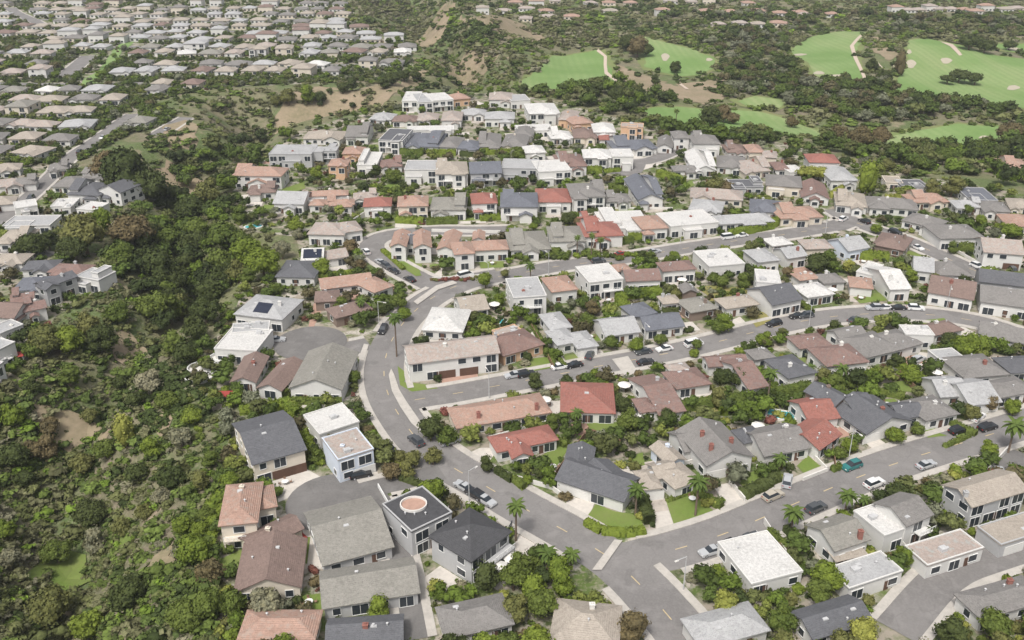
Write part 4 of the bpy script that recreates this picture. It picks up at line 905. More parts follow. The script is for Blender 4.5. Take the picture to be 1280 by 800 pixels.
# ------------------------------------------------------------------ plants
def ico(level=1):
    import bmesh
    bm = bmesh.new(); bmesh.ops.create_icosphere(bm, subdivisions=level, radius=1)
    V = np.array([v.co[:] for v in bm.verts]); F = np.array([[v.index for v in f.verts] for f in bm.faces]); bm.free(); return V, F
ICO1, ICO2 = ico(1), ico(2)
def crown(seed, lobes, cards, card, ax=(1, 1, .8), low=False, spread=.55, boxy=False):
    """a crown of unit radius: rough inner masses and many leaf clumps scattered through and over them (triangles)"""
    g = np.random.default_rng(seed); V, Fs = [], []; n = 0; ax = np.array(ax)
    cs = []
    for k in range(lobes):
        if boxy: c = g.uniform(-1, 1, 3)*[.8, .8, .6]; r = g.uniform(.3, .42)
        else:
            d = g.normal(size=3); d /= np.linalg.norm(d); c = d*g.uniform(.25, 1)**.6*spread; r = g.uniform(.28, .52)
            if c[2] < -.3: c[2] *= .5
        cs.append((c*ax, r))
    bV, bF = (ICO1 if low else ICO2)
    for c, r in cs:
        v = bV*(1+g.uniform(-.22, .22, (len(bV), 1)))*r*.86*np.maximum(ax, .75)+c
        V.append(v); Fs.append(bF+n); n += len(v)
    per = cards//lobes
    for c, r in cs:
        d = g.normal(size=(per, 3)); d /= np.linalg.norm(d, axis=1)[:, None]; d[:, 2] = np.abs(d[:, 2])*np.where(g.random(per) < .78, 1, -1)
        p = c+d*r*g.uniform(.72, 1.38, (per, 1))*np.maximum(ax, .75)
        a = g.normal(size=(per, 3)); a /= np.linalg.norm(a, axis=1)[:, None]
        a = a-d*np.sum(a*d, 1)[:, None]*.6; b = np.cross(a, d+.5*g.normal(size=(per, 3))); b /= np.linalg.norm(b, axis=1)[:, None]+1e-9
        s = card*g.uniform(.5, 1.25, (per, 1))
        q = np.stack([p-a*s, p+b*s*.8, p+a*s, p-b*s*.7], 1).reshape(-1, 3); i = np.arange(per)*4+n
        V.append(q); Fs.append(np.stack([i, i+1, i+2], -1)); Fs.append(np.stack([i, i+2, i+3], -1)); n += len(q)
    return np.concatenate(V), np.concatenate(Fs)
FORMS = {}
def form(kind, k):
    if (kind, k) not in FORMS:
        s = hash((len(kind), k, ord(kind[0]))) % 9999
        FORMS[(kind, k)] = {'big': lambda: crown(s, 26, 4200, .085, (1, 1, .8), spread=.72), 'round': lambda: crown(s, 15, 1900, .105, (1, 1, .88), spread=.68),
            'column': lambda: crown(s, 16, 1300, .12, (1, 1, 2.3), spread=.5), 'shrub': lambda: crown(s, 8, 480, .17, (1, 1, .75), spread=.5),
            'flat': lambda: crown(s, 18, 1700, .11, (1, 1, .45), spread=.72), 'low': lambda: crown(s, 5, 70, .23, (1, 1, .75), True, .72),
            'mid': lambda: crown(s, 9, 300, .15, (1, 1, .85), True, .72)}[kind]()
    return FORMS[(kind, k)]
_CM = {}
def crown_mesh(kind, k, col):
    key = (kind, k, col)
    if key not in _CM: V, Fs = form(kind, k); _CM[key] = big_mesh('crown', V, Fs, [LEAF[col]])
    return _CM[key]
def trunk_mesh(hc, seed):
    key = ('trunk', round(hc, 1), seed % 3)
    if key not in _CM:
        g = random.Random(seed % 3); mb = MB(); mb.cone((0, 0), .085, .055, -.15, hc*.62, 8)
        for q in range(4):
            a = q*1.57+g.uniform(-.4, .4); r = g.uniform(.3, .5); z0, z1 = hc*.5, hc*g.uniform(.9, 1.15)
            c, s = math.cos(a), math.sin(a); p = [(-s*.03, c*.03), (c*.03, s*.03), (s*.03, -c*.03)]
            mb.prism([(x, y, z0) for x, y in p], [(x*.4+c*r, y*.4+s*r, z1) for x, y in p])
        _CM[key] = mb.build('trunk', M['bark'], link=False)
    return _CM[key]
LC = {'dk': 'dark green', 'br': 'bright green', 'ol': 'olive green', 'gy': 'grey-green', 'brn': 'brownish', 'yel': 'yellow-green', 'mid': 'mid green', 'flw': 'red-flowering'}
LEAF['flw'] = leafmat('leaves_red_flowers', (.17, .075, .06))
TREES = []; SHRUBS = []          # (x, y, g, r, form, colour, hc factor)
def tree_px(u, v, rp, form_='round', col='dk', hc=1.1, lst=None):
    """tree whose crown centre shows at pixel u, v with radius rp pixels"""
    r = 3.0
    for _ in range(4):
        x, y, g = at(u, v, r*hc); r = rp/ppm(x, y, g+r*hc)
    (TREES if lst is None else lst).append([x, y, g, r, form_, col, hc, True])
for q in [ # canyon and its rims
 (158,212,30,'big','dk'),(132,206,20,'big','brn'),(182,232,24,'big','dk'),(140,300-70,14,'round','dk'),(104,290,30,'big','ol'),(120,276,18,'round','br'),(92,308,20,'big','dk'),(38,306,18,'big','dk'),(22,312,12,'round','dk'),(60,300,14,'round','dk'),
 (165,288,26,'big','brn'),(196,330,26,'big','dk'),(214,352,22,'big','dk'),(232,334,18,'round','dk'),(210,300,18,'round','mid'),(248,285,18,'round','mid'),(238,262,20,'big','dk'),(215,250,18,'round','dk'),(262,238,18,'round','ol'),(262,360,18,'round','dk'),
 (328,328,23,'big','br'),(352,312,13,'round','gy'),(300,300,14,'round','mid'),(288,335,14,'round','dk'),(275,318,12,'round','dk'),(86,424,21,'big','br'),(56,424,22,'big','ol'),(42,436,14,'round','mid'),(128,424,20,'big','dk'),(110,404,16,'round','ol'),(145,390,15,'round','mid'),
 (188,476,18,'round','gy'),(232,470-30,18,'round','dk'),(215,430,18,'round','mid'),(240,410,18,'round','dk'),(256,388,20,'big','dk'),(225,385,16,'round','ol'),(14,518,17,'round','br'),(155,540,13,'column','yel'),(205,500,15,'round','mid'),(170,500,14,'round','dk'),(150,480,13,'round','dk'),(85,470,15,'round','mid'),(40,480,12,'round','dk'),
 (242,686,22,'big','br'),(228,655,14,'round','br'),(214,596,18,'round','dk'),(112,640,20,'big','dk'),(120,678,18,'round','gy'),(70,690,20,'big','mid'),(6,660,14,'round','br'),(150,660,14,'round','ol'),(178,640,13,'round','ol'),(15,570,20,'big','dk'),(250,600,14,'round','ol'),(262,575,12,'round','mid'),(190,560,14,'round','br'),(130,560,16,'round','mid'),
 (100,580,16,'round','ol'),(60,560,16,'round','brn'),(30,600,14,'round','dk'),(170,590,15,'round','dk'),(225,545,15,'round','gy'),(240,520,13,'round','br'),(285,600-0,14,'round','br'),(40,560,14,'round','brn'),(10,700,16,'round','gy'),(110,520,12,'round','ol'),(60,532,13,'round','brn'),(200,620,14,'round','gy'),(160,740,26,'big','dk'),(60,760,26,'big','ol'),(230,770,24,'big','mid'),(110,780,22,'round','br'),
 (300,268,12,'round','mid'),(276,290,12,'round','ol'),(310,345,12,'round','mid'),(345,360,9,'round','mid'),(384,118,12,'round','br'),(360,120,12,'round','ol'),(400,122,9,'round','dk'),(345,125,8,'round','ol'),(412,112,5,'round','dk'),(440,105,9,'round','dk'),(428,110,8,'round','dk'),(490,98,10,'round','dk'),(505,93,9,'round','dk'),(480,104,8,'round','dk'),(520,92,8,'round','dk'),(455,128,5,'round','dk'),(440,130,5,'round','dk'),(400,128,5,'round','dk'),
 # neighbourhood
 (1085,224,14,'column','br',1.9),(1166,235,11,'round','ol'),(1191,233,14,'round','ol'),(1010,214,13,'flat','yel'),(1024,215,12,'flat','yel'),(1020,328,15,'round','dk'),(1038,326,13,'round','mid'),(1062,333,10,'round','yel'),(1096,285,8,'round','br'),(1225,276,9,'round','br'),(1250,284,9,'round','br'),(1265,289,12,'round','br'),
 (907,403,13,'round','br'),(898,408,10,'round','mid'),(957,424,11,'round','br'),(977,417,8,'round','ol'),(1043,410,11,'round','dk'),(868,441,7,'round','br'),(905,470,14,'round','dk'),(924,470,14,'round','dk'),(788,524,16,'round','mid'),(780,505,12,'round','dk'),(670,477,12,'round','dk'),(708,476,9,'round','dk'),(727,473,8,'round','brn'),
 (609,580,11,'round','dk'),(518,574,12,'round','ol'),(541,570,13,'round','ol'),(489,588,13,'round','brn'),(510,588,12,'round','ol'),(500,570,10,'round','ol'),(538,537,17,'round','dk'),(560,545,14,'round','mid'),(1236,560,12,'round','br'),(1208,430,18,'round','br'),(1226,432,14,'round','br'),(1188,424,12,'round','dk'),(1141,468,14,'round','br'),(1160,462,10,'round','dk'),
 (1118,452,10,'round','dk'),(1268,509,12,'round','br'),(1120,543,12,'round','br'),(1147,535,10,'round','mid'),(1062,556,11,'round','br'),(1050,566,10,'round','mid'),(1133,696,13,'round','br'),(439,308,12,'round','brn'),(400,333,13,'round','br'),(371,280,11,'round','br'),(373,292,8,'round','gy'),(450,331,9,'round','brn'),(607,350,11,'round','br'),
 (632,342,7,'round','ol'),(624,375,9,'round','br'),(587,408,8,'round','br'),(640,287,8,'round','br'),(524,285,5,'round','gy'),(710,272,10,'round','dk'),(722,278,7,'round','brn'),(667,283,6,'round','br'),(896,230,13,'flat','ol'),(906,232,10,'flat','brn'),(648,191,9,'round','mid'),(469,214,9,'round','dk'),(492,219,11,'round','mid'),(397,215,9,'round','br'),
 (500,375,12,'round','mid'),(505,392,10,'round','br'),(870,430,8,'round','mid'),(826,425,9,'round','mid'),(765,428,10,'round','mid'),(795,430,10,'round','br'),(735,400,12,'round','mid'),(742,385,10,'round','brn'),(683,440-0,7,'round','mid'),(658,445,7,'round','dk'),(695,443,6,'round','dk'),(905,352,10,'round','mid'),(893,348,9,'round','mid'),
 (940,343,13,'round','dk'),(930,352,10,'round','mid'),(985,340,8,'round','brn'),(838,328,10,'round','mid'),(842,320,8,'round','br'),(1240,460,8,'round','ol'),(1230,452,10,'round','brn'),(1045,480,14,'round','mid'),(1030,470,12,'round','ol'),(1065,478,10,'round','mid'),(900,498,14,'round','ol'),(920,500,12,'round','mid'),(940,500,10,'round','dk'),
 (835,520,12,'round','dk'),(720,560-40,10,'round','mid'),(745,505,7,'round','br'),(690,530,12,'round','mid'),(672,590,9,'round','dk'),(660,600,8,'round','br'),(1000,470,8,'round','mid'),(1225,502,8,'round','ol'),(1215,515,12,'round','ol'),(1240,505,11,'round','brn'),(430,460-0,9,'round','mid'),(440,470,11,'round','mid'),(385,580-30,10,'round','br'),(395,570,12,'round','mid'),
 (335,570,8,'round','dk'),(295,500,9,'round','mid'),(258,640,11,'round','mid'),(250,660,12,'round','br'),(425,380,9,'round','mid'),(480,385,10,'round','dk'),(1168,348,8,'round','ol'),(1140,345,9,'round','br'),(1110,350-10,8,'round','ol'),(1205,348,8,'round','dk'),(1210,262,8,'round','mid'),(1250,300,6,'round','br'),(1208,300,7,'round','dk'),(1192,310,8,'round','mid'),
 # woods and golf course
 (785,52,12,'big','dk'),(797,58,14,'big','brn'),(808,62,9,'round','dk'),(1185,98,9,'flat','dk'),(1200,93,12,'flat','dk'),(1220,97,11,'flat','dk'),(1213,50,14,'flat','dk'),(1232,56,12,'flat','dk'),(1262,56,8,'flat','dk'),(888,146,14,'big','dk'),(905,142,12,'big','brn'),(917,148,8,'round','brn'),(990,152,8,'round','brn'),
 (1125,78,9,'column','brn'),(1075,172,16,'big','brn'),(1102,170,14,'big','brn'),(1050,165,12,'round','brn'),(1264,165,16,'big','brn'),(1278,180,14,'round','dk'),(772,118,12,'big','dk'),(745,112,10,'round','dk'),(820,100-0,8,'round','dk'),(845,84,8,'round','dk'),(655,110,6,'round','dk'),(1045,148,7,'round','mid'),(1100,140,7,'round','mid'),(1105,95,10,'big','dk'),(1090,80,9,'round','dk'),(1250,190,13,'big','dk'),(1220,185,12,'big','mid'),(1180,195,12,'big','mid'),(1150,205,11,'round','mid'),(1130,195,10,'round','mid'),(1110,205,9,'round','ol')]:
    u, v, rp, fm, c = q[:5]; hc = q[5] if len(q) > 5 else {'column': 1.9, 'flat': .9, 'big': .95}.get(fm, 1.0)
    tree_px(u, v, rp, fm, c, hc)
def rad_clear(x, y, r):
    if road_dist(x, y) < r+.3: return False
    if in_rects(x, y, r*.55): return False
    return True
n_hand = len(TREES)
KEEP = TREES[:n_hand]
# woods along the golf course and in the upper canyon
WOODS = world_poly([(645,114),(760,98),(800,118),(840,120),(850,128),(805,138),(826,168),(900,180),(1040,181),(1100,184),(1160,187),(1230,182),(1300,166),(1420,160),(1420,240),(1290,240),(1190,222),(1060,196),(960,173),(850,160),(780,148),(700,126)])
UPPER = world_poly([(200,215),(260,190),(340,170),(370,165),(330,200),(285,240),(285,285),(320,310),(330,345),(290,365),(240,395),(200,420),(160,380),(135,330),(160,280),(175,240)])
px_w = lambda P: (lambda q: (q[:, 0].min(), q[:, 1].min(), q[:, 0].max(), q[:, 1].max()))(np.array([project(x, y, 0) for x, y in P]))
def any_in(polys, X, Y):
    r = np.zeros(np.shape(X), bool)
    for p in polys: r |= inside(p, X, Y)
    return r
WOODS2 = world_poly([(860,12),(1000,16),(1110,20),(1310,22),(1310,44),(1240,44),(1190,44),(1130,46),(1080,28),(1050,26),(985,48),(985,70),(1010,98),(1095,103),(1240,124),(1310,124),(1310,150),(1200,138),(1110,156),(1040,150),(1000,136),(900,118),(905,70),(870,50)])
for P, n, cols in ((WOODS2, 1500, ['dk','mid','mid','ol','brn','gy']), (WOODS, 1500, ['dk','mid','mid','br','ol','ol','mid']), (UPPER, 330, ['dk','mid','ol','mid','br','dk'])):
    x0, y0, x1, y1 = px_w(P); U = rng.uniform(x0, x1, n); V = rng.uniform(y0, y1, n); A, B = pix_plane(U, V)
    k = inside(P, A, B); X, Y, Z = at_many(U[k], V[k]); r = rng.uniform(2.4, 5.4, len(X))
    ok = ~any_in(GOLF, X, Y) & (road_dist(X, Y) > r*.5) & ~in_rects(X, Y, 2)
    for x, y, z, rr in zip(X[ok], Y[ok], Z[ok], r[ok]): TREES.append([float(x), float(y), float(z), float(rr), 'round', random.choice(cols), random.choice([.9, 1.0, 1.1]), False])
# gardens: small trees and shrubs in what is left between houses, streets and lawns
OPEN = YARDS+[world_poly(p) for p in LAWN]+[world_poly(p) for p, m in DRIVE]+GOLF
n = 42000; U = rng.uniform(-120, 1420, n); V = rng.uniform(5, 900, n); X, Y = pix_plane(U, V)
T_ = rng.random(n) < np.where(V > 215, .2, .28); r = np.where(T_, rng.uniform(1.5, 3.0, n), rng.uniform(.7, 1.8, n))*np.where(V < 120, 1.25, 1)
ok = (inside(NB, X, Y) | inside(NL, X, Y) | inside(FL, X, Y)) & (hz(X, Y) > -1) & ~any_in(OPEN, X, Y)
X, Y, r, T_ = X[ok], Y[ok], r[ok], T_[ok]
ok = (road_dist(X, Y) > r*.8+1.3)
for cx, cy, hw, hd, a in RECTS:
    dx, dy = X-cx, Y-cy; u_ = dx*math.cos(a)+dy*math.sin(a); v_ = -dx*math.sin(a)+dy*math.cos(a)
    ok &= ~((np.abs(u_) < hw+r*.5) & (np.abs(v_) < hd+r*.5))
pos = list(zip(X[ok].tolist(), Y[ok].tolist(), r[ok].tolist(), T_[ok].tolist()))
grid = {}
for x, y, r, t in sorted(pos, key=lambda q: -q[2]):
    k = (int(x//4), int(y//4)); ok = True
    for i in (-1, 0, 1):
        for j in (-1, 0, 1):
            for a, b, c in grid.get((k[0]+i, k[1]+j), ()):
                if math.hypot(a-x, b-y) < (c+r)*.62: ok = False
    if not ok: continue
    grid.setdefault(k, []).append((x, y, r))
    col = random.choice(['dk','mid','mid','br','br','ol','gy','brn','mid','yel'] if t else ['mid','br','br','dk','mid','ol','gy','brn','yel','flw' if random.random() < .25 else 'dk'])
    (TREES if t else SHRUBS).append([x, y, float(hz(x, y)), r, 'round' if t else 'shrub', col, random.choice([.95, 1.1, 1.25]) if t else .45, False])
for u, v in [(540+4.6*k, 350-.25*k+random.uniform(-2.5, 2.5)) for k in range(13)]: tree_px(u, v, random.uniform(3.2, 4.6), 'shrub', random.choice(['flw','flw','brn','ol']), .5, SHRUBS)
for u, v in [(462+7*k, 236+random.uniform(-4, 4)) for k in range(9)]+[(500+8*k, 268+random.uniform(-2, 2)) for k in range(16)]+[(640+9*k, 320+random.uniform(-3, 3)) for k in range(20)]+[(236+3*k, 500+9*k) for k in range(6)]:
    tree_px(u, v, random.uniform(6, 9), 'shrub', random.choice(['br','mid','dk','mid']), .5, SHRUBS)

# ------------------------------------------------------------------ hedges
HEDGES = []
def hedge_mesh(L, Wd, Hh, col, seed):
    g = np.random.default_rng(seed); n = int((L*Wd+2*L*Hh)*5)+60
    V, Fs = [], []; nx = max(2, int(L/1.2)); bx = []
    mbv = []; 
    X = np.linspace(-L/2, L/2, nx+1)
    for x in X:
        w2 = Wd/2*(1+g.uniform(-.12, .12)); h2 = Hh*(1+g.uniform(-.1, .1))
        mbv += [(x, -w2, -.4), (x, -w2*.95, h2*.8), (x, -w2*.5, h2*.95), (x, w2*.5, h2*.95), (x, w2*.95, h2*.8), (x, w2, -.4)]
    tri = []
    for i in range(nx):
        for k in range(5): a = i*6+k; tri += [(a, a+6, a+7), (a, a+7, a+1)]
    for o in (0, nx*6): tri += [(o, o+1, o+2), (o, o+2, o+3), (o, o+3, o+4), (o, o+4, o+5)]
    V.append(np.array(mbv)); Fs.append(np.array(tri)); m = len(mbv)
    p = np.stack([g.uniform(-L/2, L/2, n), g.uniform(-Wd/2, Wd/2, n), g.uniform(.1, 1, n)*Hh], -1); face = g.integers(0, 4, n)
    p[face == 0, 2] = Hh; p[face == 3, 2] = Hh*.97; p[face == 1, 1] = -Wd/2; p[face == 2, 1] = Wd/2; p += g.normal(size=p.shape)*.07
    a = g.normal(size=(n, 3)); a /= np.linalg.norm(a, axis=1)[:, None]; b = g.normal(size=(n, 3)); b /= np.linalg.norm(b, axis=1)[:, None]
    s = g.uniform(.14, .34, (n, 1)); q = np.stack([p-a*s, p+b*s, p+a*s, p-b*s], 1).reshape(-1, 3); i = np.arange(n)*4+m
    V.append(q); Fs += [np.stack([i, i+1, i+2], -1), np.stack([i, i+2, i+3], -1)]
    return big_mesh('hedge', np.concatenate(V), np.concatenate(Fs), [LEAF[col]])
def hedge(u0, v0, u1, v1, Wd=1.6, Hh=2.0, col='br'):
    a = at(u0, v0); b = at(u1, v1); L = math.hypot(b[0]-a[0], b[1]-a[1]); x, y = (a[0]+b[0])/2, (a[1]+b[1])/2
    o = obj('hedge', hedge_mesh(L, Wd, Hh, col, len(HEDGES)), None, (x, y, float(hz(x, y))), math.atan2(b[1]-a[1], b[0]-a[0]))
    HEDGES.append((o, x, y, Hh, L, col))
for q in [(300,517,356,510,2.4,2.2,'br'),(355,508,374,522,2.2,2.4,'br'),(352,470,358,500,1.8,2.4,'mid'),(362,505,428,503,1.8,1.8,'mid'),(376,540,392,572,2.0,2.4,'br'),(442,540,470,578,1.8,1.4,'mid'),(262,640,300,602,2.4,2,'br'),
 (372,352,445,343,1.8,1.8,'br'),(732,655,752,666,1.8,1.3,'br'),(752,666,782,669,1.8,1.3,'br'),(782,669,806,666,1.8,1.3,'br'),(800,622,812,656,2.4,2.2,'dk'),(870,618,902,636,1.8,1.4,'mid'),(928,622,962,606,2.6,1.8,'dk'),(958,606,972,600,2,2,'dk'),
 (833,628,866,616,1,.8,'mid'),(742,470,765,498,1.8,2.2,'br'),(845,516,898,506,2.2,2.6,'mid'),(898,500,905,520,2,2,'br'),(952,500,1012,488,2.6,2.6,'mid'),(1070,475,1100,468,1.8,2,'br'),(1095,492,1130,498,1.8,1.6,'mid'),(1122,462,1140,470,2,2.2,'br'),
 (1165,520,1190,522,1.6,1.6,'br'),(1185,530,1220,545,1.6,1.4,'mid'),(895,545,925,560,1.4,1.6,'br'),(905,536,915,550,1.2,1.4,'br'),(577,388,620,410,2,2,'br'),(556,420,612,413,1.4,1.2,'br'),(663,405,695,462,1.2,1.4,'mid'),(690,440,707,461,1,1.2,'mid'),
 (770,375,825,368,2.4,2.4,'br'),(772,378,785,390,2.4,2.4,'br'),(790,372,822,366,2,2.2,'br'),(912,296,965,286,2.6,2.6,'br'),(965,284,978,278,2.4,3,'br'),(650,312,700,318,2.4,2.2,'mid'),(785,300,830,296,2.6,2.8,'br'),(745,310,790,303,2.4,2.4,'mid'),
 (1060,322,1110,326,2.6,3,'br'),(1180,305,1228,320,2.8,3,'mid'),(1125,338,1150,342,2.2,2,'br'),(1155,344,1180,346,2.2,2,'yel'),(1230,310,1252,314,2,1.6,'mid'),(1265,346,1290,350,2,1.6,'br'),(1226,342,1244,342,2.6,2,'br'),
 (490,192,530,193,2.6,2.6,'mid'),(534,194,570,194,2.6,2.6,'br'),(575,195,600,196,2.6,2.2,'dk'),(598,193,640,192,2.8,2.6,'br'),(640,194,656,194,3,3.4,'mid'),(713,218,752,216,2.8,3,'br'),(755,216,775,214,2.6,1.6,'br'),(822,220,855,230,3,3,'br'),
 (762,236,800,246,2.4,2.6,'mid'),(770,228,808,234,2.2,2.4,'mid'),(495,278,530,280,2.6,2.6,'br'),(533,281,572,279,2.6,2.6,'mid'),(600,276,625,274,2.4,2,'br'),(652,272,672,272,2,2,'mid'),(722,266,768,264,2,1.6,'dk'),(1040,248,1058,234,2.4,2.4,'yel'),
 (1044,262,1062,264,2,2,'br'),(1106,250,1140,250,2.2,2.2,'yel'),(1250,272,1280,275,2,2,'br'),(555,262,560,250,1.6,4,'mid'),(585,262,587,250,1.6,4,'mid'),(625,262,626,248,1.4,4,'br'),(478,314,505,338,1.4,1,'br'),(268,650,262,690,2,1.6,'br'),
 (1180,560,1212,546,1,1,'mid'),(985,690,960,668,1.6,1.8,'mid'),(995,678,982,664,1.6,1.8,'dk'),(1182,610,1200,604,1,1,'mid'),(1040,590,1050,586,1,1.4,'mid'),(640,600,656,612,1.4,1.5,'mid'),(620,590,640,603,1.4,1.5,'dk'),(500,600,560,620,1,1.6,'dk'),
 (1000,380,1015,392,1.6,1.4,'mid'),(880,345,905,340,2,2,'mid'),(838,365,850,375,2.2,2,'ol'),(828,392,860,388,1.6,1.8,'dk'),(700,395,715,402,1.6,1.4,'mid')]: hedge(*q)

# ------------------------------------------------------------------ names for where a thing stands
HREF = [(h[0].location.x, h[0].location.y, h[1]) for h in HOUSES]
HX = np.array([(a, b) for a, b, _ in HREF])
USED = {}
def nearest_house(x, y, skip=0):
    d = np.hypot(HX[:, 0]-x, HX[:, 1]-y); i = int(np.argsort(d)[skip]); return HREF[i], d[i]
def side(x, y, hx, hy):
    dx, dy = x-hx, y-hy
    return ('behind' if dy > 0 else 'in front of') if abs(dy) > abs(dx) else ('right of' if dx > 0 else 'left of')
ZONES = [('the lower canyon', 0, 330, 540, 900), ('the middle canyon', 0, 330, 380, 540), ('the upper canyon', 0, 345, 150, 380), ('the dry slope above the canyon', 200, 560, 60, 150), ('the canyon head', 345, 640, 60, 200)]
def place_phrase(x, y, z):
    (hx, hy, ref), d = nearest_house(x, y)
    u, v = project(x, y, z)
    if d < 17 or (inside(NB, x, y) and d < 40): return f'{side(x, y, hx, hy)} {ref}', u, v
    for nm, u0, u1, v0, v1 in ZONES:
        if u < u1 and v0 <= v < v1: return f'in {nm}', u, v
    if v < 75: return 'on the far hillside', u, v
    if v < 130: return 'beside the upper fairways', u, v
    return ('in the woods below the fairways' if u > 600 else 'on the mesa edge'), u, v
PENDING = {}
def pend(o, stem_, cat, x, y, z, group=None):
    ph, u, v = place_phrase(x, y, z)
    PENDING.setdefault((stem_, ph), []).append((u, v, o)); tag(o, None, None, group); o['category'] = cat
def settle():
    short = lambda s: s.replace('the ', '', 1) if len(s.split()) > 14 else s
    for (stem_, ph), L in PENDING.items():
        L.sort(key=lambda q: q[0])
        for k, (u, v, o) in enumerate(L):
            l = f'{stem_} {ph}'
            if len(L) > 1: l += f', {ordn(k)} from left' if k else ', leftmost'
            if len(l.split()) < 4: l = 'leafy '+l
            o['label'] = ' '.join(l.split()[:16])

# ------------------------------------------------------------------ place the plants
def size_word(r, k): return ('large ' if r > (4.6 if k == 'tree' else 1.9) else 'small ' if r < (2.3 if k == 'tree' else .95) else '')
def app(t): return t[3]*ppm(t[0], t[1], t[2])*(3 if t[7] else 1)
def seen(t):
    u, v = project(t[0], t[1], t[2]+t[3]); m = t[3]*ppm(t[0], t[1], t[2]); return -m < u < 1280+m and -m < v < 800+m
vis = [t for t in TREES if seen(t)]; hid = [t for t in TREES if not seen(t)]
vis.sort(key=app, reverse=True); own, rest = vis[:292], vis[292:]+hid
FW = {'big': 'spreading', 'round': 'rounded', 'column': 'columnar', 'flat': 'flat-topped'}
for i, (x, y, g, r, fm, c, hc, _) in enumerate(own):
    t = thing('tree', (x, y, g), random.uniform(0, 6.28))
    ax = {'column': 1.0}.get(fm, 1.0)
    o = obj('crown', crown_mesh(fm, i % (4 if fm in ('round', 'big') else 2), c), t, (0, 0, r*hc)); s = r*random.uniform(.95, 1.05)
    o.scale = (s, s*random.uniform(.9, 1.1), s*random.uniform(.92, 1.1)); o.rotation_euler.z = random.uniform(0, 6.28)
    q = obj('trunk', trunk_mesh(hc, i), t); q.scale = (r, r, r)
    pend(t, f"{size_word(r, 'tree')}{LC[c]} {FW[fm]} tree", 'tree', x, y, g, 'garden and canyon trees')
svis = [t for t in SHRUBS if seen(t)]; shid = [t for t in SHRUBS if not seen(t)]
svis.sort(key=app, reverse=True); sown, srest = svis[:292], svis[292:]+shid
for i, (x, y, g, r, fm, c, hc, _) in enumerate(sown):
    o = obj('shrub', crown_mesh('shrub', i % 5, c), None, (x, y, g+r*hc)); o.scale = (r, r*random.uniform(.85, 1.15), r*random.uniform(.8, 1.2)); o.rotation_euler.z = random.uniform(0, 6.28)
    pend(o, f"{size_word(r, 'shrub')}{LC[c]} shrub", 'shrub', x, y, g, 'garden shrubs')
for o, x, y, h, L, c in HEDGES:
    pend(o, f"{'tall' if h > 2.3 else 'low' if h < 1.5 else 'clipped'} {LC[c]} hedge", 'hedge', x, y, 0, 'clipped garden hedges')
LEAFC['flw'] = (.17, .075, .06)
def plant_mass(name, items, label, cat, kind='mid'):
    """items: x, y, z of centre, radius, colour, height factor"""
    Vs, Fs, Cs, n = [], [], [], 0
    for k, (x, y, z, r, col, hf) in enumerate(items):
        V, F_ = form(kind, k % 6); a = rng.uniform(0, 6.28); c, s = math.cos(a), math.sin(a)
        v = V*[r*rng.uniform(.85, 1.2), r*rng.uniform(.85, 1.2), r*hf]; v = np.stack([v[:, 0]*c-v[:, 1]*s+x, v[:, 0]*s+v[:, 1]*c+y, v[:, 2]+z], -1)
        cc = np.array(col)*rng.uniform(.72, 1.25); Vs.append(v); Fs.append(F_+n); Cs.append(np.clip(cc*(1+rng.normal(0, .12, (len(v), 1))), .01, 1)); n += len(v)
    me = big_mesh(name, np.concatenate(Vs), np.concatenate(Fs), [M['mixleaf']], np.concatenate(Cs)); o = obj(name, me); return tag(o, label, cat, kind='stuff')
plant_mass('distant_trees', [(x, y, g+r*hc*.8, r, LEAFC[c], 1.0) for x, y, g, r, fm, c, hc, _ in rest], 'dense green trees filling the far woods and gaps between houses', 'trees')
plant_mass('garden_shrubs', [(x, y, g+r*hc, r, LEAFC[c], 1.0) for x, y, g, r, fm, c, hc, _ in srest], 'mixed green garden shrubs filling the yards between the houses', 'shrubs', 'low')
n = 13000; U = rng.uniform(-20, 520, n); V = rng.uniform(-2, 215, n); X, Y = pix_plane(U, V); r = rng.uniform(1.2, 3.2, n)
ok = inside(FL, X, Y) & (road_dist(X, Y) > r*.6) & ~in_rects(X, Y, .6) & ~any_in(GOLF, X, Y); ok &= ~((U > 98) & (U < 178) & (V > 46) & (V < 110) & (np.abs(U-(172-(V-46)*1.15)) < 12))
plant_mass('mesa_greenery', [(float(x), float(y), rr*.4, float(rr), LEAFC[random.choice(['dk','mid','mid','ol','ol','br','gy','mid'])], random.uniform(.8, 1.2)) for x, y, rr in zip(X[ok], Y[ok], r[ok])], 'trees and bushes growing between the houses of the far mesa', 'trees', 'low')
# scrub on the canyon sides and the wild hills
DIRT = [world_poly(p) for p in [[(185,190),(205,181),(250,183),(262,190),(245,203),(225,212),(200,213),(172,200)], [(330,138),(355,118),(400,108),(460,112),(485,103),(520,90),(538,88),(525,103),(480,125),(400,140),(360,150)],
   [(448,42),(512,62),(505,70),(470,60)], [(505,28),(530,17),(560,13),(578,22),(555,38),(520,40)],[(570,35),(600,25),(660,28),(690,48),(640,56),(590,50)], [(28,492),(60,484),(100,483),(118,490),(95,500),(75,515),(50,508)], [(15,690),(28,655),(42,635),(62,645),(48,662),(66,672),(50,700),(30,704)], [(175,712),(190,690),(220,678),(222,700),(210,712)],[(770,70),(905,112),(880,122),(780,100)],[(5,640),(40,590),(85,600),(92,636),(60,640)]]]
SCR = 1.2
def lf(x, y, s, p): return math.sin(x*s+p)+math.sin(y*s*1.3+p*2+math.sin(x*s*.7))+math.sin((x+y)*s*.8+p*3)
PAL = [(.05,.07,.022), (.075,.105,.028), (.11,.15,.035), (.13,.14,.055), (.155,.155,.08), (.12,.12,.06), (.11,.125,.045), (.20,.19,.125), (.14,.21,.03)]
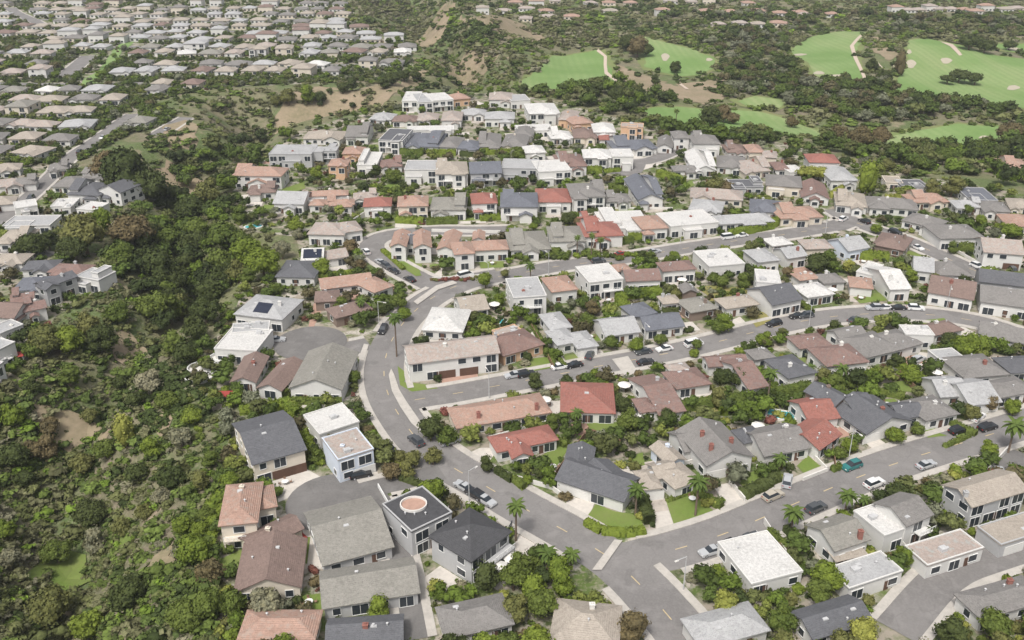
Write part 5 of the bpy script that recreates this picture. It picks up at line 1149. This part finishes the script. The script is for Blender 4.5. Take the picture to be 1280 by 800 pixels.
def scrub_items(n, u0, u1, v0, v1, r0, r1, dens=1.0):
    X, Y, Z = at_many(rng.uniform(u0, u1, n), rng.uniform(v0, v1, n))
    ok = ~any_in([NB, NL, FL]+GOLF, X, Y) & (road_dist(X, Y) > 1) & ~(any_in(DIRT, X, Y) & (rng.random(n) < .88)); out = []
    for x, y, g in zip(X[ok].tolist(), Y[ok].tolist(), Z[ok].tolist()):
        d = lf(x, y, .055, 1.3)
        if y > 260 and d < -.6 and random.random() < .5*dens: continue
        if y < 260 and d < -1.5 and random.random() < .35: continue
        h = lf(x, y, .04, .4)+random.gauss(0, .9)
        c = PAL[int(np.clip(3.2+h*1.4, 0, 8))] if random.random() < .7 else random.choice(PAL)
        c = sc(c, SCR)
        r = random.uniform(r0, r1)*(1+.5*(random.random() < .15))*(.85+.3*abs(lf(x, y, .08, 2.2))/1.5)
        out.append((x, y, g+r*.25, r, c, random.uniform(.55, .95)))
    return out
it = scrub_items(4500, -30, 345, 200, 808, .6, 2.2)+scrub_items(1900, -330, -30, 200, 900, .8, 2.6)+scrub_items(900, -30, 345, 808, 960, .6, 2.2)
it += scrub_items(3200, 180, 700, 0, 215, 1.0, 3.2, .9)
it += scrub_items(3600, 450, 1310, -4, 220, 1.6, 4.2, .7)+scrub_items(4200, 430, 1310, -6, 60, 1.6, 4.4, .3)+scrub_items(1300, 1310, 1600, -4, 300, 1.6, 4.2, .7)
plant_mass('canyon_scrub', it, 'mixed chaparral scrub covering the canyon sides and wild hills', 'scrub', 'low')
print('trees', len(TREES), 'shrubs', len(SHRUBS), 'scrub', len(it))

# ------------------------------------------------------------------ palms
def frond_crown(seed, L=2.6, n=26):
    g = random.Random(seed); mb = MB()
    for k in range(n):
        a = k*2.399+g.uniform(-.2, .2); e = .95-1.5*(k/n); c, s = math.cos(a), math.sin(a); prev = None; p = [0, 0, 0]; ln = L*g.uniform(.8, 1.05); seg = 6
        for i in range(seg+1):
            t = i/seg; wd = .34*math.sin(math.pi*min(1, t*.9+.12))+.03; droop = .28
            row = [(p[0]-s*wd, p[1]+c*wd, p[2]-droop*wd), tuple(p), (p[0]+s*wd, p[1]-c*wd, p[2]-droop*wd)]
            if prev: mb.add(prev+row, [(0,3,4,1), (1,4,5,2)])
            prev = row; el = e-t*1.5; p = [p[0]+c*math.cos(el)*ln/seg, p[1]+s*math.cos(el)*ln/seg, p[2]+math.sin(el)*ln/seg]
    return mb.build('fronds', M['frond'], link=False)
_FR = [frond_crown(k) for k in range(3)]
def palm_trunk():
    mb = MB(); n = 9
    for i in range(n): mb.cone((0, 0), .022-.007*i/n, .019-.007*i/n, i/n, (i+1)/n, 9)
    return mb.build('trunk', M['bark'], link=False)
_PT = palm_trunk()
PALMS = [(496,402,496,446,1.1,'tall palm beside the main curve'),(645,633,645,676,1.0,'palm on the verge above the white paved pad'),(793,612,794,645,1.0,'palm on the corner lawn behind the curved hedge'),(871,602,869,645,1.1,'tall palm standing on the square front lawn'),(990,640,988,668,1.15,'big palm beside the white flat roof'),
 (1051,619,1056,642,1.0,'palm between the lower street and taupe roof'),(1078,624,1076,646,.7,'small dark palm by the white modern house'),(1264,533,1260,566,1.35,'shaggy palm at the right edge of the lower street'),(961,470,958,512,.95,'tall palm above the pool fence'),(972,573,973,592,.85,'palm by the walled front lawn'),
 (714,692,714,712,.9,'low palm at the bottom right of the white pad'),(684,690,684,714,1.0,'low palm at the bottom left of the junction'),(722,517,720,540,.8,'palm in front of the coral-red roof'),(721,300,721,322,.7,'left palm of the roadside pair below the red roof'),(739,298,739,324,.7,'right palm of the roadside pair below the red roof'),
 (844,143,844,165,.9,'lone tall palm at the edge of the fairway'),(665,334,663,352,.95,'bushy palm above the upper road'),(1050,462,1048,486,1.0,'palm among shrubs behind the narrow grey gable'),(1012,460,1010,476,.8,'palm in the yard of the pink-brown house'),(746,302,750,320,.75,'small palm right of the roadside pair'),(455,378,452,398,.9,'palm in the terraced gardens west of the bend'),(1170,612,1170,628,.6,'small palm in the white gravel yard'),(650,350,648,366,.6,'short palm by the white box house')]
for i, (cu, cv, bu, bv, s, lab) in enumerate(PALMS):
    x, y, g = at(bu, bv); m = ppm(x, y, g); hgt = max(2.0, (bv-cv)/(m*.80))
    t = thing('palm_tree', (x, y, g), i, lab, 'palm tree', 'palms along the streets')
    q = obj('trunk', _PT, t); q.scale = (11, 11, hgt); o = obj('fronds', _FR[i % 3], t, (0, 0, hgt)); o.scale = (s, s, s)

# ------------------------------------------------------------------ cars
def car_parts(kind):
    L, Wd = {'sedan': (4.7, 1.84), 'suv': (4.8, 1.95), 'van': (5.4, 2.0)}[kind]
    prof = {'sedan': [(-.5,.45),(-.49,.78),(-.30,.92),(.22,.93),(.47,.80),(.5,.45)], 'suv': [(-.5,.45),(-.49,.95),(-.42,1.02),(.22,1.05),(.47,.92),(.5,.45)], 'van': [(-.5,.45),(-.5,1.1),(-.44,1.2),(.30,1.2),(.48,.95),(.5,.45)]}[kind]
    roof = {'sedan': [(-.36,.88),(-.24,1.38),(.02,1.42),(.20,.90)], 'suv': [(-.46,.98),(-.40,1.62),(.05,1.68),(.24,1.0)], 'van': [(-.48,1.15),(-.46,2.0),(.22,2.0),(.38,1.1)]}[kind]
    def ext(mb, pf, w0, w1, m=0):
        n = len(pf); vs = []
        for sgn in (-1, 1):
            zs = [z for _, z in pf]; lo, hi = min(zs), max(zs)
            for x, z in pf: w = w0+(w1-w0)*(z-lo)/(hi-lo+1e-6); vs.append((x*L, sgn*w/2, z))
        mb.add(vs, [tuple(range(n)), tuple(range(2*n-1, n-1, -1))]+[(i, n+i, n+(i+1) % n, (i+1) % n) for i in range(n)], m)
    b = MB(); ext(b, [(-.5,.28)]+prof+[(.5,.28)], Wd, Wd*.96); 
    rt = MB(); top = [p for p in roof]; ext(rt, [(x*.92-.005, z+.035 if z > 1.2 else z+.5*0+.02) for x, z in top if z > 1.2]+[(roof[2][0]*.92, max(z for _, z in roof)-.06), (roof[1][0]*.92, max(z for _, z in roof)-.08)], Wd*.72, Wd*.72)
    gl = MB(); ext(gl, roof, Wd*.90, Wd*.72)
    w = MB(); A = [2*math.pi*i/14 for i in range(14)]
    def disc(mb, r, y0, y1): mb.prism([(r*math.cos(a), y0, r*math.sin(a)) for a in A], [(r*math.cos(a), y1, r*math.sin(a)) for a in A])
    disc(w, .33, -.11, .11); rm_ = MB(); disc(rm_, .2, -.12, .12); hl = MB(); hl.box(-.06, -.2, -.07, .04, .2, .07)
    return dict(L=L, W=Wd, body=b, roof=rt, glass=gl, tyre=w.build('wheel', M['rubber'], link=False), rim=rm_.build('rim', M['rim'], link=False), lamp=hl.build('headlight', M['lamp'], link=False), tail=None)
_CP = {k: car_parts(k) for k in ('sedan', 'suv', 'van')}; _CB = {}
TAIL = MB(); TAIL.box(-.04, -.18, -.08, .06, .18, .08); TAILM = TAIL.build('tail_light', surf('tail_red', (.3,.02,.02), .1, rough=.3), link=False)
def car(u, v, kind, paint, where, ang=None, dup_ok=None):
    x, y, g = at(u, v, .5)
    if ang is None:
        best = None
        for P, w, n in RW:
            d = np.hypot(P[:, 0]-x, P[:, 1]-y); i = int(np.argmin(d))
            if best is None or d[i] < best[0]: j = min(i+1, len(P)-1); k = max(i-1, 0); best = (d[i], math.atan2(*(P[j]-P[k])[::-1]), P[i], w)
        ang = best[1]; n = np.array([x, y])-best[2]; d = np.linalg.norm(n)
        if .5 < d < best[3]/2+2: x, y = best[2]+n/d*(best[3]/2-1.25)
        if random.random() < .4: ang += math.pi
    c = _CP[kind]; t = thing('parked_car', (float(x), float(y), float(hz(x, y))+.14), ang, f"{paint} {({'sedan':'saloon car','suv':'SUV','van':'van'})[kind]} {where}", 'car', 'cars parked along the streets and driveways')
    key = (kind, paint)
    if key not in _CB:
        _CB[key] = (c['body'].build('body', PAINT[paint], link=False), c['roof'].build('car_roof', PAINT[paint], link=False), c['glass'].build('windows', M['glass'], link=False))
        me = _CB[key][0]
    obj('body', _CB[key][0], t); obj('roof', _CB[key][1], t); obj('windows', _CB[key][2], t)
    for sx in (-.31, .31):
        for sy in (-1, 1): q = obj('wheel', c['tyre'], t, (sx*c['L'], sy*(c['W']/2-.1), .33)); obj('rim', c['rim'], q, (0, sy*.005, 0))
    for sy in (-1, 1):
        obj('headlight', c['lamp'], t, (c['L']/2, sy*c['W']*.33, .66)); obj('tail_light', TAILM, t, (-c['L']/2, sy*c['W']*.35, .75))
for q in [(656,470,'suv','black','beside the side street lawn'),(650,474,'sedan','silver','just left of the black SUV by the side street'),(723,458,'sedan','black','on the middle street beside the rectangular lawn'),(738,444,'suv','dark grey','in the driveway of the pale stepped roofs',1.2),(803,443,'sedan','dark grey','below the corner-solar house'),(836,437,'sedan','white','on the middle street right of the dark grey one'),(862,433,'van','white','at the foot of the paired driveways'),(812,459,'sedan','black','on the south kerb of the middle street'),
 (962,408,'suv','black','beside the dry round lawn'),(1005,398,'sedan','black','below the white upper box, left of two'),(1014,396,'suv','dark grey','below the white upper box, right of two'),(1092,384,'suv','silver','left of the four at the east bend'),(1104,383,'sedan','white','second of the four at the east bend'),(1122,384,'sedan','black','third of the four at the east bend'),(1143,384,'suv','white','right of the four at the east bend'),
 (884,687,'sedan','silver','near the blue spa'),(912,677,'suv','black','beside the plain white flat roof'),(932,669,'sedan','dark grey','half hidden behind the plain white flat roof'),(968,622,'suv','beige','on the lower street below the hedge'),(1022,638,'suv','dark grey','above the taupe roof with awning'),(1075,586,'suv','teal','with a cover on the lower street'),(1104,611,'suv','white','above the black-windowed modern house'),(1172,591,'sedan','silver','left of the sandy gravel roof'),(1232,540,'suv','black','by the right-edge street palm'),(984,602,'suv','silver','on the driveway by the walled lawn',1.2),
 (571,612,'sedan','silver','leftmost of the line outside the black-roofed house'),(585,623,'suv','black','in the middle of the line outside the black-roofed house'),(598,631,'sedan','silver','rightmost of the line outside the black-roofed house'),(470,411,'suv','black','on the west kerb of the main curve'),(487,561,'sedan','black','on the west kerb below the clipped bank'),(528,556,'suv','dark grey','on the east kerb below the dark tree'),(562,552,'suv','silver','on the driveway beside the long salmon roof',.5),
 (472,328,'sedan','silver','first of the three along the green bank'),(480,334,'suv','dark grey','second of the three along the green bank'),(489,340,'sedan','black','third of the three along the green bank'),(513,349,'sedan','black','at the tip of the green bank'),(464,314,'suv','white','on the west kerb of the upper bend'),(586,347,'van','white','beside the red-flowering bank'),(752,326,'suv','dark grey','on the upper road above the tall white house'),(779,321,'sedan','red','on the upper road'),(813,316,'sedan','silver','on the upper road right of the red one'),
 (911,299,'van','white','on the upper road beside the clipped hedge'),(929,297,'sedan','white','on the upper road right of the white van'),(451,594,'suv','black','in front of the beige flat-roofed house',.35),(346,425,'sedan','silver','at the west end of the upper cul-de-sac',.1),(1083,277,'suv','black','at the top of the diagonal street'),(1054,274,'suv','white','in the paved court at the top of the diagonal street',.8),(1128,289,'suv','black','outside the grey golf-side house on the diagonal street'),(1144,310,'sedan','white','midway down the diagonal street'),(1222,333,'suv','white','at the lower end of the diagonal street'),
 (1265,337,'suv','dark grey','in front of the pink roof with black garage',1.4),(1250,592,'sedan','silver','in the dark parking court at the right edge',1.3),(1264,602,'suv','black','in the dark parking court, nearer one',1.3),(1068,400,'sedan','dark grey','in the driveway of the broad mid-grey roof',.6),(1147,450,'suv','silver','in the yard of the grey house with white terrace',.6),(700,464,'sedan','white','on the south kerb near the dark round trees'),(1222,522,'suv','white','by the hedge above the lower street',.7),(1195,537,'suv','black','above the twin lawn strips'),
 (24,290,'sedan','white','on the west mesa street'),(38,248,'suv','dark grey','parked on the west mesa street above the white one'),(75,212,'sedan','silver','near the top of the west mesa street'),(100,190,'suv','black','on the west mesa street by the townhouses'),(128,172,'sedan','white','where the west mesa street climbs'),(205,163,'sedan','silver','on the short spur street above the canyon')]:
    car(*q)

# ------------------------------------------------------------------ pools, walls, fences, parasols, terraces
def pool(u, v, L, Wd, ang, label, round_=False):
    x, y, g = at(u, v); t = thing('swimming_pool', (x, y, g), ang, label, 'pool')
    if round_:
        P = [(L/2*math.cos(a), Wd/2*math.sin(a)) for a in np.arange(0, 6.28, .35)]
    else: P = [(-L/2,-Wd/2),(L/2,-Wd/2),(L/2,Wd/2),(-L/2,Wd/2)]
    Q = [(a*(1+1.0/L), b*(1+1.0/Wd)) for a, b in P]; n = len(P)
    mb = MB(); z = .42
    mb.add([(*p, z) for p in P]+[(*p, z) for p in Q]+[(*p, .0) for p in Q]+[(*p, .2) for p in P], [(i, n+i, n+(i+1) % n, (i+1) % n)[::-1] for i in range(n)]+[(n+i, 2*n+i, 2*n+(i+1) % n, n+(i+1) % n)[::-1] for i in range(n)]+[(i, (i+1) % n, 3*n+(i+1) % n, 3*n+i)[::-1] for i in range(n)])
    mb.build('coping', M['stucco'], t)
    mb = MB(); mb.prism([(*p, .18) for p in P], [(*p, .33) for p in P]); mb.build('water', M['water'], t)
for q in [(976,520,6,3.5,-.3,'turquoise pool behind the vivid orange-red house'),(750,367,7,3,.05,'turquoise pool under the pool-arch house'),(790,291,6,3,.05,'turquoise pool of the white flat roofs above the upper road'),(317,284,6,4,.3,'kidney-shaped blue pool on the canyon rim',True),(626,403,3,3,0,'small round plunge pool behind the clipped hedge',True),(908,693,2.6,2.6,0,'round blue spa beside the plain white flat roof',True),(162,119,8,4,0,'small bright pool on the far mesa')]: pool(*q)
def wall(pts, h, wd, mat, label, cat='wall', name='garden_wall'):
    P = [at(u, v) for u, v in pts]; x0, y0, g0 = P[0]; t = MB()
    for (ax, ay, ag), (bx, by, bg_) in zip(P[:-1], P[1:]):
        L = math.hypot(bx-ax, by-ay); ex, ey = (bx-ax)/L, (by-ay)/L; nx, ny = -ey*wd/2, ex*wd/2
        lo = min(ag, bg_)-.3
        q = [(ax-nx-ex*wd/2, ay-ny-ey*wd/2), (bx-nx+ex*wd/2, by-ny+ey*wd/2), (bx+nx+ex*wd/2, by+ny+ey*wd/2), (ax+nx-ex*wd/2, ay+ny-ey*wd/2)]
        t.prism([(a-x0, b-y0, lo-g0) for a, b in q], [(a-x0, b-y0, (ag if k in (0, 3) else bg_)+h-g0) for k, (a, b) in enumerate(q)])
        lo_ = [(a-x0, b-y0, (ag if k in (0, 3) else bg_)+h-g0) for k, (a, b) in enumerate(q)]
    o = t.build(name, mat); o.location = (x0, y0, g0); tag(o, label, cat)
for pts, h, wd, m, lab, cat, nm in [
 ([(1011,566),(1034,589),(1004,601)],.9,.3,'stucco','white low wall round the front lawn','wall','garden_wall'),([(946,586),(960,602)],1,.3,'stucco','white low wall beside the small front lawn','wall','garden_wall'),([(912,604),(930,627)],1.2,.3,'stucco','white driveway wall of the three-chimney house','wall','garden_wall'),
 ([(612,552),(700,528),(770,528)],1.5,.25,'stucco','pale wall between the long salmon roof and the red roofs','wall','garden_wall'),([(843,588),(905,568),(880,560)],1.5,.2,'stucco','pale side wall of the three-chimney house','wall','garden_wall'),([(640,598),(690,612),(700,620)],1.1,.25,'stucco','pale garden wall along the main street bank','wall','garden_wall'),
 ([(731,548),(695,596)],1.7,.12,'wood','brown board fence left of the blue-grey corner house','fence','wooden_fence'),([(740,545),(775,558)],1.8,.15,'wood','orange-brown timber fence behind the corner house','fence','wooden_fence'),([(1124,470),(1146,492)],1.7,.15,'wood','dark timber fence beside the bright lawn','fence','wooden_fence'),([(895,570),(866,540)],1.6,.12,'wood','timber fence along the side of the three-chimney house','fence','wooden_fence'),
 ([(640,662),(622,700)],2.2,.12,'glass','dark glass screen beside the charcoal corner house','fence','glass_fence'),([(692,462),(664,410)],1.5,.15,'wood','narrow timber fence beside the weathered roof','fence','wooden_fence'),([(1044,588),(1040,560)],1.4,.15,'wood','timber fence right of the walled lawn','fence','wooden_fence'),
 ([(473,610),(512,680)],1.1,.2,'frame','white railing wall along the dark lane','wall','garden_wall'),([(405,708),(404,650)],1.3,.2,'stucco','cream wall beside the narrow driveway','wall','garden_wall'),([(1230,595),(1262,560)],1.2,.25,'stucco','pale block wall by the parking court','wall','garden_wall'),([(1140,700),(1096,650)],1.6,.15,'stucco','pale boundary wall between taupe and modern houses','wall','garden_wall'),
 ([(560,262),(625,262),(632,258)],1.2,.25,'stucco','white retaining wall under the tall white row','wall','garden_wall'),([(480,262),(455,272),(440,282)],2.2,.3,'stucco','white retaining wall below the red villa','wall','garden_wall'),([(540,290),(625,292)],1.2,.25,'stucco','pale roadside wall above the salmon villas','wall','garden_wall'),([(840,262),(800,262),(745,262)],1,.25,'stucco','pale parapet wall along the terrace above the flat roofs','wall','garden_wall'),
 ([(690,300),(660,306)],1.4,.2,'stucco','white wall in front of the olive-grey roofs','wall','garden_wall'),([(1183,308),(1225,332)],1,.25,'stucco','white-capped wall along the diagonal street','wall','garden_wall'),([(985,700),(955,655)],1.5,.2,'stucco','pink-grey side wall of the plain white flat roof','wall','garden_wall'),([(540,350),(605,346)],.9,.3,'stucco','low stone wall under the red-flowering bank','wall','garden_wall'),([(452,399),(475,386)],1,.3,'brick','low brick wall of the terraced gardens','wall','garden_wall')]:
    wall(pts, h, wd, M[m], lab, cat, nm)
def parasol(u, v, label):
    x, y, g = at(u, v); t = thing('parasol', (x, y, g), 0, label, 'parasol'); mb = MB(); mb.cone((0, 0), .04, .04, 0, 2.4, 6); mb.build('pole', M['metal'], t)
    mb = MB(); mb.cone((0, 0), 1.7, .1, 2.1, 2.75, 8); mb.build('canopy', M['umb'], t)
for q in [(805,530,'white round parasol behind the rust-brown L house'),(618,388,'white parasol beside the plunge pool'),(640,708,'small cream parasol on the white paved pad'),(1180,428,'white parasol beside the grey house with white terrace'),(780,490,'white parasol left of the rust-brown L house')]: parasol(*q)
def terrace(u, v, rx, ry, h, label):
    x, y, g = at(u, v); mb = MB(); A = np.arange(0, 6.28, .3)
    mb.prism([(rx*math.cos(a), ry*math.sin(a), -3) for a in A], [(rx*math.cos(a), ry*math.sin(a), h) for a in A])
    t = thing('garden_terrace', (x, y, g), .2, label, 'terrace'); mb.build('platform', M['stucco'], t)
    mb = MB(); n = len(A)
    mb.prism([(rx*.98*math.cos(a), ry*.98*math.sin(a), h) for a in A], [(rx*.98*math.cos(a), ry*.98*math.sin(a), h+.02) for a in A]); 
    r = MB()
    for i in range(0, n): 
        a = A[i]; b = A[(i+1) % n]; q = [(rx*k*math.cos(c), ry*k*math.sin(c)) for c, k in ((a, .95), (b, .95), (b, 1.0), (a, 1.0))]; r.prism([(*p, h+.03) for p in q], [(*p, h+.75) for p in q])
    r.build('parapet', M['frame'], t)
terrace(258,464,4.6,3.4,.8,'curved white terrace stepping down beside the curved white house'); terrace(250,474,3.6,2.6,.2,'lowest rounded white terrace above the canyon')
terrace(282,453,4,3,1.2,'white curved deck joined to the curved white house')
# red deck awnings, awning, cushions
def awning(u, v, L, D, h, ang, mat, label, name='awning', cat='awning'):
    x, y, g = at(u, v); t = thing(name, (x, y, g), ang, label, cat); mb = MB()
    q = [(-L/2,-D/2,h-.3),(L/2,-D/2,h-.3),(L/2,D/2,h+.1),(-L/2,D/2,h+.1)]; mb.prism(q, [(a, b, c+.08) for a, b, c in q]); mb.build('canopy', mat, t)
    for sx in (-1, 1):
        for sy in (-1, 1): mb = MB(); mb.box(sx*(L/2-.15)-.06, sy*(D/2-.15)-.06, -.3, sx*(L/2-.15)+.06, sy*(D/2-.15)+.06, h-.3+(.2+.2*sy)*.97); mb.build('post', M['frame'], t)
for q in [(284,500,6,2.0,1.8,.05,M['redcloth'],'long red canvas over the deck beside the canyon'),(1056,702,7,3.5,2.4,.3,ROOF['tan'],'tan awning under the red brick chimney'),(8,406,2.6,2.4,2.2,.4,M['redcloth'],'upper red awning on the west rim terraces'),(16,420,2.6,2.4,2.2,.4,M['redcloth'],'middle red awning on the west rim terraces'),(10,440,2.4,2.4,2.2,.4,M['redcloth'],'third red awning down the west rim terraces'),(25,452,2.4,2.4,2.2,.4,M['redcloth'],'lowest red awning on the west rim terraces'),(1100,655,4,3,2.3,.3,M['frame'],'white pergola left of the modern house'),(366,682,6,1.4,.7,.9,M['redcloth'],'red cushion bench in the brown-roofed courtyard','garden_bench','bench')]: awning(*q)
def table_bits():
    a, b, c = MB(), MB(), MB(); a.cone((0, 0), .75, .75, .70, .75, 12); b.cone((0, 0), .06, .06, 0, .70, 6); b.cone((0, 0), .3, .3, 0, .04, 10)
    c.box(-.24, -.24, .42, .24, .24, .47); c.box(-.24, .2, .47, .24, .25, .92)
    for q in ((-.22,-.22),(.18,-.22),(-.22,.18),(.18,.18)): c.box(q[0], q[1], 0, q[0]+.04, q[1]+.04, .42)
    return a.build('table_top', M['frame'], link=False), b.build('table_leg', M['metal'], link=False), c.build('garden_chair', M['wood'], link=False)
TB = table_bits()
PB = MB(); PB.cone((0, 0), .04, .04, 0, 2.5, 6); PC = MB(); PC.cone((0, 0), 1.55, .1, 2.1, 2.7, 8); PB, PC = PB.build('pole', M['metal'], link=False), PC.build('canopy', M['umb'], link=False)
for k, P in enumerate(YARDS[:110:2]):
    x, y = np.mean([p[0] for p in P]), np.mean([p[1] for p in P]); z = float(hz(x, y))+.14; u, v = project(x, y, z)
    if v < 300 or not (0 < u < 1280): continue
    t = thing('garden_table', (float(x), float(y), z), 0); obj('table_top', TB[0], t); obj('table_leg', TB[1], t); pend(t, 'round white garden table', 'table', x, y, z, 'garden tables')
    for q in range(random.choice([2, 3, 4])):
        a = q*math.pi/2+.3; c = obj('garden_chair', TB[2], None, (float(x+1.15*math.cos(a)), float(y+1.15*math.sin(a)), z), a-math.pi/2); pend(c, 'brown garden chair', 'chair', x+1.15*math.cos(a), y+1.15*math.sin(a), z, 'garden chairs')
    if k % 5 == 0: t = thing('parasol', (float(x), float(y), z), 0); obj('pole', PB, t); obj('canopy', PC, t); pend(t, 'pale parasol over the garden table', 'parasol', x, y, z, 'garden parasols')
LP = MB(); LP.cone((0, 0), .11, .07, 0, 7.5, 8); LA = MB(); LA.box(0, -.05, 7.35, 2.0, .05, 7.45); LH = MB(); LH.box(1.7, -.16, 7.22, 2.5, .16, 7.36)
LPM = [LP.build('post', M['metal'], link=False), LA.build('arm', M['metal'], link=False), LH.build('lamp_head', M['stucco'], link=False)]
for i, sp_ in ((0, 42), (1, 45), (2, 48), (9, 52), (8, 50)):
    P, w, _ = RW[i]; Ls = np.concatenate([[0], np.cumsum(np.hypot(*np.diff(P, axis=0).T))])
    for n_, s_ in enumerate(np.arange(20, Ls[-1], sp_)):
        j = min(int(np.searchsorted(Ls, s_)), len(P)-2); d = P[j+1]-P[j-1]; d /= np.linalg.norm(d); sg = 1 if n_ % 2 else -1; q = P[j]+np.array([-d[1], d[0]])*sg*(w/2+.9)
        if float(road_dist(np.array([q[0]]), np.array([q[1]]))[0]) < .5 or in_rects(q[0], q[1], .2): continue
        u, v = project(q[0], q[1], 0)
        if not (0 < u < 1280 and v < 800): continue
        t = thing('street_lamp', (float(q[0]), float(q[1]), float(hz(*q))+.2), math.atan2(-sg*d[0], sg*d[1]))
        for m_ in LPM: obj(m_.name.split('.')[0], m_, t)
        pend(t, 'grey street lamp', 'street lamp', q[0], q[1], 0, 'street lamps')
settle()

# ------------------------------------------------------------------ haze
mb = MB(); mb.box(-3200, -600, -22, 3200, 3200, 118.5); hz_o = mb.build('haze', bpy.data.materials.new('air')); hm = hz_o.data.materials[0]; hm.use_nodes = True
t = hm.node_tree; t.nodes.clear(); ou = t.nodes.new('ShaderNodeOutputMaterial'); pv = t.nodes.new('ShaderNodeVolumePrincipled'); pv.inputs['Color'].default_value = (.86,.9,.95,1); pv.inputs['Density'].default_value = .00013
pv.inputs['Anisotropy'].default_value = .2; t.links.new(pv.outputs[0], ou.inputs['Volume']); tag(hz_o, 'thin pale haze filling the air over the whole neighbourhood', 'haze', kind='stuff')
print('extent', ZG.min(), ZG[(GX > -3100) & (GX < 3100)][:, (GY > -590) & (GY < 3100)].max())
